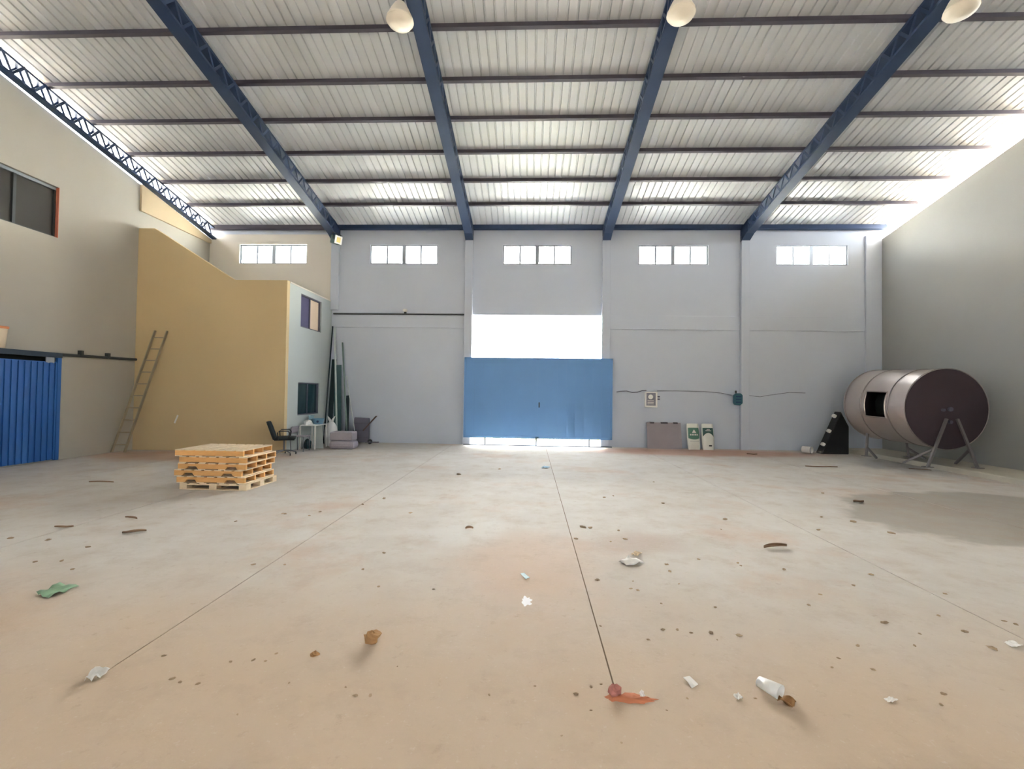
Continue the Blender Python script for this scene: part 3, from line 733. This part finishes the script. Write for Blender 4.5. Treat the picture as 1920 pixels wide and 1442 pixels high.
# mauve board with three clips
c0, c1 = onY(1214, 838, D - .2), onY(1276, 793, D - .04)
bd = tag(empty('leaning_board', ((c0.x + c1.x) / 2, D - .22, 0)), 'dull mauve board with three dark clips leaning on the back wall', 'board')
w_ = (c1.x - c0.x) / 2; h_ = c1.z
MB().prism([(-w_, 0, 0), (w_, 0, 0), (w_, .17, h_), (-w_, .17, h_)], (0, .018, 0)).build('sheet', M_MAUVE, bd)
for px, ww in ((1222, .06), (1245, .10), (1266, .06)):
    xx = onY(px, 796, D - .06).x - (c0.x + c1.x) / 2
    MB().bb((xx - ww, .10, h_ - .03), (xx + ww, .19, h_ + .015)).build('clip', M_BRACK, bd)
# sacks leaning on the wall
def sack(px, pw, label, m, tilt, tail):
    c = onZ(px, 839.5); s = tag(empty('sack', (c.x, D - .34, 0), tilt), label, 'sack', 'white printed sacks at the back wall')
    hw, h, th = pw / 2, .83, .17
    def fn(u, v):
        a = (u - .5) * 2; e = (1 - abs(2 * v - 1) ** 4); x = a * hw * (1 - .10 * abs(2 * v - 1) ** 3)
        y = -th * .5 * (max(0, 1 - a ** 4)) ** .6 * (.45 + .55 * e)
        return x, y, v * h
    lean_ = Matrix.Rotation(-.20, 4, 'X')
    mb = MB(); mb.grid(10, 14, lambda u, v: lean_ @ Vector((fn(u, v)[0], fn(u, v)[1], fn(u, v)[2]))); mb.grid(10, 14, lambda u, v: lean_ @ Vector((fn(u, v)[0], -fn(u, v)[1], fn(u, v)[2])))
    mb.build('body', M_SACK, s, True)
    def on(u, v, lift=.006):
        x, y, z = fn(u, v); return lean_ @ Vector((x, y - lift, z))
    if not tail:
        MB().grid(10, 8, lambda u, v: on(.06 + .84 * u, (.43 + .40 * v) - (.05 * (1 - (2 * u - 1) ** 2)) * (1 - v))).build('green_print', m, s, True)
        MB().grid(4, 4, lambda u, v: on(.5 + (u - .5) * .34 * (1 - v * .85), .63 + .12 * v, .011)).build('white_emblem', M_WHITE, s)
        for q in range(5): MB().grid(2, 2, lambda u, v: on(.17 + q * .13 + .085 * u, .53 + .06 * v, .012)).build('white_mark', M_WHITE, s)
        MB().grid(6, 1, lambda u, v: on(.15 + .7 * u, .31 + .01 * v, .008)).build('grey_line', M_ALU, s)
    else:
        MB().grid(10, 8, lambda u, v: on(.06 + .84 * u, (.50 + .33 * v) + (.14 * (1 - (2 * u - 1) ** 2)) * (1 - v))).build('green_print', m, s, True)
        MB().grid(6, 2, lambda u, v: on(.26 + .46 * u, .71 + .02 * v, .011)).build('white_mark', M_WHITE, s)
        MB().grid(4, 2, lambda u, v: on(.36 + .26 * u, .76 + .025 * v, .011)).build('white_mark', M_WHITE, s)
        MB().grid(4, 2, lambda u, v: on(.48 + .25 * u, .13 + .05 * v, .008)).build('dark_tear', M_CONDUIT, s)
    MB().tube([on(.05, .985, 0), on(.5, .99, -.02), on(.95, .985, 0)], .012, 6).build('top_seam', M_SACK, s)
    return s
sack(1290, .40, 'white woven sack with a mid green oval print and pale emblem', M_PRINT, .03, False)
sack(1314.5, .38, 'white woven sack with a dark green arched print', M_PRINTD, -.04, True)

# ================================================================== FLOODLIGHT
c = onY(634, 450, D - .45)
fl = tag(empty('floodlight', c, 0), 'green floodlight with an amber face at the foot of the rafter by the office', 'floodlight')
R = Matrix.Rotation(math.radians(62), 3, 'Z') @ Matrix.Rotation(math.radians(12), 3, 'X')
MB().box(R @ Vector((0, .10, 0)), (.27, .22, .26), R).build('housing', M_FLOODG, fl, bevel=.01)
ff = MB().box(R @ Vector((0, -.016, 0)), (.27, .014, .26), R).build('front_frame', M_WHITE, fl)
MB().box(R @ Vector((0, -.025, 0)), (.14, .008, .16), R).build('diode_panel', M_LED, ff)
MB().tube([R @ Vector((-.15, .06, 0)), R @ Vector((-.15, .12, .20)), Vector((0, .30, .24)), R @ Vector((.15, .12, .20)), R @ Vector((.15, .06, 0))], .012, 6).build('yoke', M_CONDUIT, fl)

# ================================================================== HIGH BAY LAMPS
for (px, py, lab) in ((750, 40, 'cream high-bay lamp hanging by the rafter on the office side of the gate'),
                      (1277, 27, 'cream high-bay lamp hanging by the rafter on the meter box side of the gate'),
                      (1802, 20, 'cream high-bay lamp hanging by the rafter nearest the tank')):
    c = onY(px, py, 7.6)
    l_ = tag(empty('high_bay_lamp', c), lab, 'lamp', 'high-bay lamps under the rafters')
    MB().lathe([(.04, .34), (.09, .30), (.16, .18), (.225, .04), (.235, .0), (.228, 0.0), (.215, .04), (.15, .17), (.08, .28)], 28).build('shade', M_SHADE, l_, True)
    MB().lathe([(.228, .0), (.20, -.05), (.12, -.085), (0, -.10)], 28).build('diffuser', M_SHADE, l_, True)
    MB().lathe([(0, .50), (.06, .50), (.07, .34), (.04, .33), (0, .33)], 14).build('ballast', M_CONDUIT, l_, True)
    zt_ = roof_z(7.6) - c.z
    MB().tube([(0, 0, .5), (0, 0, zt_ - .04)], .008, 6).build('hanger', M_CONDUIT, l_)

# ================================================================== TANK AND PLINTH
plx = 9.87
pl = struct(MB().prism([(plx, YR, -.05), (XR, YR, -.05), (XR, YR, .12), (plx, YR, .12)], (0, D - .05 - YR, 0)).build('trim_4', M_PLINTH, bevel=.02), 'low concrete plinth along the cement side wall')
TR = 0.945
ta = onY(1775, 767, 11.1); tb_ = onY(1648, 758, 13.1)
tk = tag(empty('steel_tank', (ta.x, (ta.y + tb_.y) / 2, .12)), 'large horizontal stainless steel tank with a square hatch and splayed legs', 'tank')
off = Vector(tk.location)
ax = (tb_ - ta).normalized(); LT = (tb_ - ta).length
TM = Matrix.Translation(ta - off) @ ax.to_track_quat('Z', 'X').to_matrix().to_4x4()
NS = 56
# hatch faces -x, a little above the axis
def tpos(r, ang_, s):
    return TM @ Vector((0, 0, s)) + Vector((-math.cos(ang_) * r, 0, math.sin(ang_) * r))
h_s0, h_s1, h_a0, h_a1 = .60, 1.26, -.30, .40
mb = MB(); ss = [0, h_s0, h_s1, LT]
angs = sorted([h_a0 + k * (h_a1 - h_a0) / 6 for k in range(7)] + [h_a1 + k * (2 * math.pi - (h_a1 - h_a0)) / 44 for k in range(1, 44)])
NA = len(angs)
vs = [tpos(TR, a, s) for s in ss for a in angs]; fs = []
for i in range(3):
    for k in range(NA):
        k2 = (k + 1) % NA; mid = angs[k] + .01
        if i == 1 and h_a0 - 1e-6 <= angs[k] < h_a1 - 1e-6: continue
        fs.append((i * NA + k, i * NA + k2, (i + 1) * NA + k2, (i + 1) * NA + k))
mb.add(vs, fs)
shell = mb.build('shell', M_INOX, tk, True)
hb = MB(); ins = [tpos(TR - .35, h_a0 - .1 + k * (h_a1 - h_a0 + .2) / 6, s) for s in (h_s0 - .1, h_s1 + .1) for k in range(7)]
hb.add(ins, [(k, k + 1, k + 8, k + 7) for k in range(6)]).build('hatch_inside', M_HOLE, tk)
rim = [tpos(TR + .008, h_a0 + k * (h_a1 - h_a0) / 6, h_s0) for k in range(7)] + [tpos(TR + .008, h_a1 - k * (h_a1 - h_a0) / 6, h_s1) for k in range(7)]
MB().tube(rim + [rim[0]], .018, 6, False).build('hatch_rim', M_INOXB, shell)
def ring(s0, s1, r, name, m):
    vs = [tpos(r, 2 * math.pi * k / NS, s) for s in (s0, s1) for k in range(NS)]
    MB().add(vs, [(k, (k + 1) % NS, NS + (k + 1) % NS, NS + k) for k in range(NS)]).build(name, m, tk, True, solid=.012)
for s in (.52, 1.40): ring(s - .015, s + .015, TR + .008, 'weld_band', M_INOXB)
for s in (0.012, LT - .012): ring(s - .012, s + .012, TR + .016, 'end_flange', M_INOXB)
for (s, dsh, m) in ((0, -.07, M_TANKEND), (LT, .07, M_TANKEND)):
    vs = []; fs = []; R_ = [(TR, 0), (TR * .75, .6), (TR * .4, .9), (.02, 1)]
    for (r, d_) in R_: vs += [tpos(r, 2 * math.pi * k / NS, s + dsh * d_) for k in range(NS)]
    for i in range(3):
        for k in range(NS): fs.append((i * NS + k, i * NS + (k + 1) % NS, (i + 1) * NS + (k + 1) % NS, (i + 1) * NS + k))
    fs.append(tuple(3 * NS + k for k in range(NS)))
    MB().add(vs, fs).build('dished_end', m, tk, True)
for (zz, r) in ((.0, .05), (-.30, .04), (-.02, .035)):
    c = TM @ Vector((0, 0, -.06)) + Vector((.0 if r > .038 else -.16, 0, zz)); MB().tube([c, c + Vector((0, -.06, 0))], r, 12).build('outlet_stub', M_GREYMET, tk)
for s, dy in ((-.10, -1), (LT - .25, 1)):
    base = TM @ Vector((0, 0, s)); out = Vector((0, -.03 if dy < 0 else .0, 0))
    for sx in (-1, 1):
        top = base + out + Vector((sx * .12, 0, -.22)) if dy < 0 else base + Vector((sx * .50, 0, -TR * .80))
        foot = Vector((base.x + sx * .56, base.y - .04, 0.0)); mid = top.lerp(foot, .62)
        MB().bar(top, foot, .05, .05).build('leg', M_LEG, tk)
        MB().bar(mid, Vector((foot.x + .06 * sx, foot.y + (.62 if dy < 0 else -.45), 0.01)), .045, .04).build('brace', M_LEG, tk)
        MB().box(foot + Vector((0, 0, .008)), (.16, .16, .016)).build('foot_plate', M_LEG, tk)
# black folded panel with three white clips beyond the tank
e = [onY(1541, 838, 14.1), onY(1592, 838, 14.1), onY(1592, 800, 14.1), onY(1577, 772, 14.1)]
e = [Vector((p.x, p.y, max(p.z, .0))) for p in e]; e[0].z = e[1].z = 0.002
bp_ = tag(empty('black_panel', e[0]), 'black sloping panel with three white clips between the tank and the back wall', 'panel')
MB().prism([p - e[0] for p in e], (0, .30, 0)).build('body', M_TARP, bp_, bevel=.02)
for px, py in ((1543, 833), (1554, 808), (1564, 780)):
    p = onY(px, py, 14.06) - e[0]; MB().box(p, (.10, .10, .10), Matrix.Rotation(.6, 3, 'Y')).build('clip', M_WHITE, bp_, bevel=.02)
# small white can on its side
c = onZ(1492, 846)
cn = tag(empty('paint_can', (c.x, 14.35, .105), math.radians(35)), 'small white paint can lying on its side at the back wall', 'can')
MB().lathe([(0, .0), (.10, 0), (.10, .26), (.088, .26), (.085, .02), (0, .02)], 18, Matrix.Rotation(math.pi / 2, 4, 'X')).build('body', M_WHITE, cn, True)
MB().lathe([(.103, .24), (.11, .25), (.103, .262)], 18, Matrix.Rotation(math.pi / 2, 4, 'X')).build('rim', M_ALU, cn, True)

# ================================================================== LITTER ON THE FLOOR
def scrap(name, pix, m, label, cat, lift=.004, crumple=.0, seed=1, group=None, res=6):
    rnd = random.Random(seed); P = [onZ(x, y) for x, y in pix]; c = sum(P, Vector()) / len(P)
    if len(P) == 4:
        zs = {}
        def fn(u, v):
            p = P[0] * (1 - u) * (1 - v) + P[1] * u * (1 - v) + P[2] * u * v + P[3] * (1 - u) * v
            return (p.x - c.x, p.y - c.y, lift + rnd.uniform(0, crumple))
        o = MB().grid(res, res, fn).build(name, m, None, crumple > .02, (c.x, c.y, .012 if c.y < YJ else 0), solid=.003)
    return tag(o, label, cat, group)
scrap('plastic_sheet', [(68, 1117), (112, 1097), (148, 1103), (92, 1124)], M_GREENF, 'flat green plastic film scrap on the floor by the blue door side', 'plastic scrap', crumple=.03, seed=2)
scrap('paper_scrap', [(158, 1285), (177, 1262), (206, 1266), (184, 1283)], M_PAPER, 'folded white paper scrap at the end of the long floor joint', 'paper', crumple=.04, seed=3)
scrap('paper_scrap', [(1160, 1055), (1178, 1046), (1208, 1056), (1178, 1064)], M_PAPER, 'white diamond-shaped paper scrap in the middle of the floor', 'paper', crumple=.03, seed=4)
scrap('paper_scrap', [(1281, 1274), (1293, 1272), (1309, 1288), (1297, 1292)], M_PAPER, 'small straight-edged white card near the front floor joint', 'card', crumple=.012, seed=5, res=2)
scrap('paper_scrap', [(1657, 1314), (1668, 1309), (1684, 1315), (1668, 1320)], M_PAPER, 'small pale paper shred at the front right of the floor', 'paper', crumple=.01, seed=6)
scrap('paper_scrap', [(1882, 1206), (1895, 1203), (1918, 1213), (1900, 1216)], M_PAPER, 'narrow pale paper strip by the edge of the picture on the tank side', 'paper', crumple=.012, seed=7)
scrap('paper_scrap', [(1375, 1306), (1384, 1303), (1393, 1311), (1383, 1315)], M_PAPER, 'tiny white paper shred beside the plastic cup', 'paper', crumple=.012, seed=8)
scrap('paper_scrap', [(1014, 878), (1020, 875), (1032, 876), (1026, 879)], M_BLUEPL, 'small blue plastic shred on the floor in front of the gate', 'plastic scrap', crumple=.02, seed=9)
scrap('cardboard_scrap', [(1183, 1041), (1192, 1036), (1204, 1039), (1194, 1044)], M_WOODP, 'small buff cardboard chip behind the diamond-shaped paper', 'cardboard', crumple=.02, seed=10)
def ragged(name, px, py, rx, ry, m, label, cat, seed, h=.003, n=26, rag=.35):
    """flat irregular patch lying on the floor"""
    rnd = random.Random(seed); c = onZ(px, py); vs = [(0, 0, h)]; ring1 = []; ring2 = []
    for k in range(n):
        a = 2 * math.pi * k / n; q = 1 + rnd.uniform(-rag, rag * .6)
        ring1.append((rx * .7 * q * math.cos(a), ry * .7 * q * math.sin(a), h * rnd.uniform(.6, 1))); ring2.append((rx * q * math.cos(a), ry * q * math.sin(a), .0006))
    vs += ring1 + ring2; fs = [(0, 1 + k, 1 + (k + 1) % n) for k in range(n)] + [(1 + k, 1 + n + k, 1 + n + (k + 1) % n, 1 + (k + 1) % n) for k in range(n)]
    o = MB().add(vs, fs).build(name, m, None, False, (c.x, c.y, .012 if c.y < YJ else 0)); return tag(o, label, cat)
ragged('paint_splash', 987, 1127, .045, .085, M_SPLASH, 'ragged white paint splash on the middle of the floor', 'paint splash', 11)
scrap('tile_chip', [(976, 1079), (983, 1078), (993, 1087), (986, 1089)], M_BLUELT, 'pale green tile chip behind the white paint splash', 'tile chip', lift=.012, crumple=.01, seed=12, res=2)
# plastic cup with a brown paper end
c = onZ(1446, 1306); cu = tag(empty('plastic_cup', (c.x, c.y, .05), math.radians(-52)), 'crushed white plastic cup with a brown paper end on the floor', 'cup')
MB().lathe([(0, -.07), (.035, -.07), (.045, .0), (.05, .05), (.046, .05), (.04, 0), (0, -.06)], 14, Matrix.Rotation(math.pi / 2, 4, 'Y') @ Matrix.Scale(.75, 4, (1, 0, 0))).build('cup', M_PLBAG, cu, True)
MB().grid(4, 4, lambda u, v: (.05 + .07 * u, (v - .5) * .08 * (1 - .4 * u), -.03 + .02 * math.sin(6 * v + 3 * u))).build('paper_end', M_KRAFT, cu, True, solid=.004)
# crumpled paper, leaf, rubble
c = onZ(698, 1207); lump('crumpled_paper', c, (.11, .09, .07), M_KRAFT, 21, 'crumpled ball of brown paper on the floor', 'paper', .38, n=9, flat=False)
c = onZ(590, 1229); lump('crumpled_paper', c, (.055, .04, .03), M_KRAFT, 22, 'small brown crumpled shred near the crumpled paper ball', 'paper', .38, n=8)
def leaf(px, py, ln, wd, rz, label, seed, curl=.03):
    c = onZ(px, py); rnd = random.Random(seed); ph = rnd.uniform(0, 3)
    def fn(u, v):
        wv = .85 * wd * math.sin(math.pi * min(1, max(.02, u))) ** .7
        return ((u - .5) * ln, (v - .5) * wv, .005 + curl * .35 * abs(math.sin(2.2 * u + ph)) + curl * .5 * (2 * abs(v - .5)) ** 2)
    o = MB().grid(10, 4, fn).build('dry_leaf', M_LEAF, None, True, (c.x, c.y, 0.012 if c.y < YJ else 0), solid=.003); o.rotation_euler = (0, 0, rz)
    return tag(o, label, 'leaf', 'dry leaves on the floor')
leaf(1454, 1028, .30, .09, .25, 'large curled dry leaf on the open floor before the tank', 1, .05)
leaf(252, 999, .24, .10, .3, 'brown curled leaf on the floor in front of the pallet stack', 2)
leaf(190, 905, .42, .035, .1, 'long dry leaf stalk on the floor between blue door and pallets', 3, .03)
leaf(246, 973, .20, .06, -.2, 'small dry leaf just beyond the pallet shadow', 4)
leaf(120, 990, .20, .05, .2, 'thin dry leaf on the floor below the pallet shadow', 5)
leaf(1540, 876, .75, .06, -.05, 'long dark dry frond on the floor in front of the black panel', 6, .03)
leaf(1725, 881, .45, .08, -.25, 'flat dark strip of bark on the floor at the tank plinth', 7, .02)
leaf(880, 993, .10, .08, .4, 'dark curled leaf in the middle of the floor', 8, .04)
leaf(1610, 943, .22, .10, .3, 'reddish leaf lying on the grimy floor patch', 9, .05)
leaf(1410, 853, .30, .07, 0, 'dark leaf heap by the back wall pilaster', 10, .05)
# dirt-filled hole at the slab edge
c = onZ(1180, 1305, -.01)
hd = tag(empty('earth_patch', (onZ(1180, 1304).x, YJ - .02, 0.012)), 'patch of red earth in the slab edge at the end of the short floor joint', 'earth patch')
rr_ = random.Random(4); nn = 22; vs = [(0, 0, .016)] + [(.10 * math.cos(6.283 * k / nn) * rr_.uniform(.8, 1.1), .028 * math.sin(6.283 * k / nn) * rr_.uniform(.7, 1.1) + .012, rr_.uniform(.006, .014)) for k in range(nn)] + [(.155 * math.cos(6.283 * k / nn) * rr_.uniform(.75, 1.15), .055 * math.sin(6.283 * k / nn) * rr_.uniform(.6, 1.15) + .016, -.002) for k in range(nn)]
MB().add(vs, [(0, 1 + k, 1 + (k + 1) % nn) for k in range(nn)] + [(1 + k, 1 + nn + k, 1 + nn + (k + 1) % nn, 1 + (k + 1) % nn) for k in range(nn)]).build('loose_earth', M_CLODR, hd)
lump('brick_rubble', (onZ(1152, 1309).x, onZ(1150, 1309).y, .022), (.075, .07, .07), M_BRICKR, 31, 'pinkish brick lump at the edge of the red earth patch', 'rubble', .22, n=9)
lump('stone', (onZ(1204, 1312).x, onZ(1204, 1312).y, .01), (.03, .025, .05), M_PAPER, 32, 'small white stone standing at the end of the red earth patch', 'stone', .25)
# clods and chips
clods = [(1080,1302,20),(1108,1288,14),(1127,1283,10),(917,1308,13),(1003,1287,10),(648,1289,12),(323,1273,20),(337,1284,16),(371,1287,18),(432,1241,14),(475,1238,16),(498,1240,12),(518,1226,12),(666,1309,20),(694,1309,18),
 (308,1230,18),(542,1281,10),(1120,1088,18),(1093,989,26),(1107,990,20),(1080,1011,18),(1145,1016,10),(1172,1011,16),(1160,995,14),(1250,1059,16),(1256,1072,18),(1183,1104,12),(1196,1107,14),(1187,1090,8),(1240,1132,10),(1273,1095,10),
 (1126,1174,10),(1243,1181,16),(1216,1200,14),(1270,1181,14),(1296,1187,14),(1333,1187,20),(1386,1192,20),(1345,1200,8),(1341,1139,12),(1352,993,8),(1360,974,18),(1310,1049,12),(1383,1056,14),(1389,1061,10),(1470,1068,18),(1538,1115,12),(1516,1135,14),
 (1633,1078,18),(1600,1098,14),(1658,1168,26),(1725,1189,12),(1809,1185,20),(1860,1216,28),(1608,1211,16),(1573,1235,14),(1560,1252,12),(1637,1256,16),(1715,1211,14),(1770,1302,20),(1765,1322,16),(1416,1310,12),(1289,1310,10),
 (1535,994,16),(1600,979,22),(1540,970,14),(1671,1000,22),(1543,925,12),(1772,1114,14),(1760,1155,14),(1883,1165,14),(1905,1171,16),
 (20,1010,22),(90,1013,20),(165,1026,18),(116,1052,18),(66,1054,16),(136,1068,16),(475,1059,16),(534,1059,12),(442,978,12),(535,964,14),(530,963,10),(580,967,10),(1133,933,14),(1226,904,8),(1150,930,10),(1243,944,14),(720,935,16),(770,962,14),(680,946,14),(600,960,12),(860,890,18),(937,880,14),(720,1037,14),(745,1250,8),(1250,1337,10),(710,1100,12),(813,1105,10),(680,1068,14),(1108,1337,12),(1165,1398,12),(1053,1385,10),(445,1345,12)]
cm = [lump('clod', (0, 0, 0), (1, 1, .7), M_CLOD, 40 + q, None, None, .28, n=7) for q in range(4)]
meshes = [o.data for o in cm]
for o in cm: bpy.data.objects.remove(o)
CL = []
for i, (x, y, s) in enumerate(clods):
    c = onZ(x, y); sz = s / F * c.y * .55
    o = inst('dirt_clod', meshes[i % 4], None, (c.x, c.y, .012 if c.y < YJ else 0), (0, 0, i * 1.7), (sz, sz * (.55 + .3 * ((i * 7) % 5) / 5), sz * .42))
    CL.append(o)
LAND = [('green plastic film scrap', 108, 1110), ('white paper at the long joint', 182, 1274), ('crumpled brown paper ball', 698, 1207), ('white paint splash', 987, 1127),
        ('diamond-shaped white paper', 1185, 1055), ('crushed white plastic cup', 1446, 1306), ('red earth patch', 1180, 1304), ('large curled dry leaf', 1454, 1028), ('straight-edged white card', 1295, 1282),
        ('narrow pale paper strip', 1900, 1210), ('front pale paper shred', 1668, 1314), ('bottom pallet', 395, 921), ('dark curled leaf in mid floor', 880, 993), ('blue plastic shred', 1022, 877), ('brown leaf before the pallets', 252, 999)]
ORD = ['nearest'] + [w + ' nearest' for w in 'second third fourth fifth sixth seventh eighth ninth tenth eleventh twelfth thirteenth fourteenth fifteenth sixteenth seventeenth eighteenth nineteenth twentieth twenty-first twenty-second twenty-third twenty-fourth twenty-fifth'.split()]
LP = [(nm, onZ(a, b)) for nm, a, b in LAND]
for o in CL:
    best = None
    for nm, p in LP:
        dd = (o.location - p).length; rk = sum((q.location - p).length < dd - 1e-9 for q in CL)
        if best is None or rk < best[0]: best = (rk, nm)
    tag(o, 'small dry earth crumb %s the %s' % (ORD[min(best[0], len(ORD) - 1)], best[1]), 'dirt clod', 'earth crumbs scattered on the floor')

# ================================================================== OUTSIDE
struct(MB().bb((-40, D + .22, -.25), (40, 60, -.02)).build('ground_yard', M_OUTG), 'pale yard outside the gate')
struct(MB().bb((-60, -60, -.6), (60, 60, -.45)).build('ground_outside', M_SOIL), 'bare soil ground around the hall')
hb_ = tag(empty('building', (0, 27, 0)), 'white clad building across the yard seen through the strip above the gate', 'building')
pw = 0.62
pm = MB().bb((-pw / 2 + .012, 0, 0), (pw / 2 - .012, .08, 9.6)).mesh('cladding_panel', M_CLAD)
for q in range(26): inst('cladding_panel', pm, hb_, ((q - 12.5) * pw, 0, 0))
MB().bb((-8.3, .06, 0), (8.3, .6, 9.5)).build('wall', M_SEAM, hb_)
wd = MB(); rnd = random.Random(5)
for q in range(900):
    x = rnd.uniform(-3.2, 3.2); y = rnd.uniform(D + 1.5, D + 4.5); h = rnd.uniform(.12, .4); a = rnd.uniform(0, 6.28); w = .02
    wd.add([(x - w * math.cos(a), y - w * math.sin(a), -.02), (x + w * math.cos(a), y + w * math.sin(a), -.02), (x + rnd.uniform(-.08, .08), y + rnd.uniform(-.08, .08), h)], [(0, 1, 2)])
tag(wd.build('weeds', M_WEED), 'yellow green weeds outside under the gate', 'weeds', kind='stuff')

# ================================================================== DAYLIGHT PORTALS (guide sky light through the openings, added rear one included)
hp = math.pi / 2
portal('portal_gate', ((GX0 + GX1) / 2, D + .24, (GZ0 + GZ1) / 2), (-hp, 0, 0), GX1 - GX0, GZ1 - GZ0)
portal('portal_rear', (0, YR - .3, 1.25), (hp, 0, 0), 2, 2.5)
portal('portal_gate_foot', ((GX0 + GX1) / 2, D + .24, gz0 / 2), (-hp, 0, 0), GX1 - GX0, gz0)
for w in wins: portal('portal_window', ((w[0] + w[1]) / 2, D + .24, (w[2] + w[3]) / 2), (-hp, 0, 0), w[1] - w[0], w[3] - w[2])
for (xx, sg) in ((XL - .28, 1), (XR + .28, -1)):
    for (ya, yb) in ((0.0, D), (YR, 0.0)):
        ym_ = (ya + yb) / 2; zc = (roof_z(ya) + roof_z(yb)) / 2 - GAP / 2; sl = math.atan2(roof_z(yb) - roof_z(ya), yb - ya)
        o = portal('portal_eave', (xx, ym_, zc), (0, 0, 0), math.hypot(yb - ya, roof_z(yb) - roof_z(ya)), GAP)
        yv = Vector((0, math.cos(sl), math.sin(sl))); zv = Vector((-sg, 0, 0)); xv = yv
        R = Matrix((xv, zv.cross(xv), zv)).transposed(); o.rotation_euler = R.to_euler()
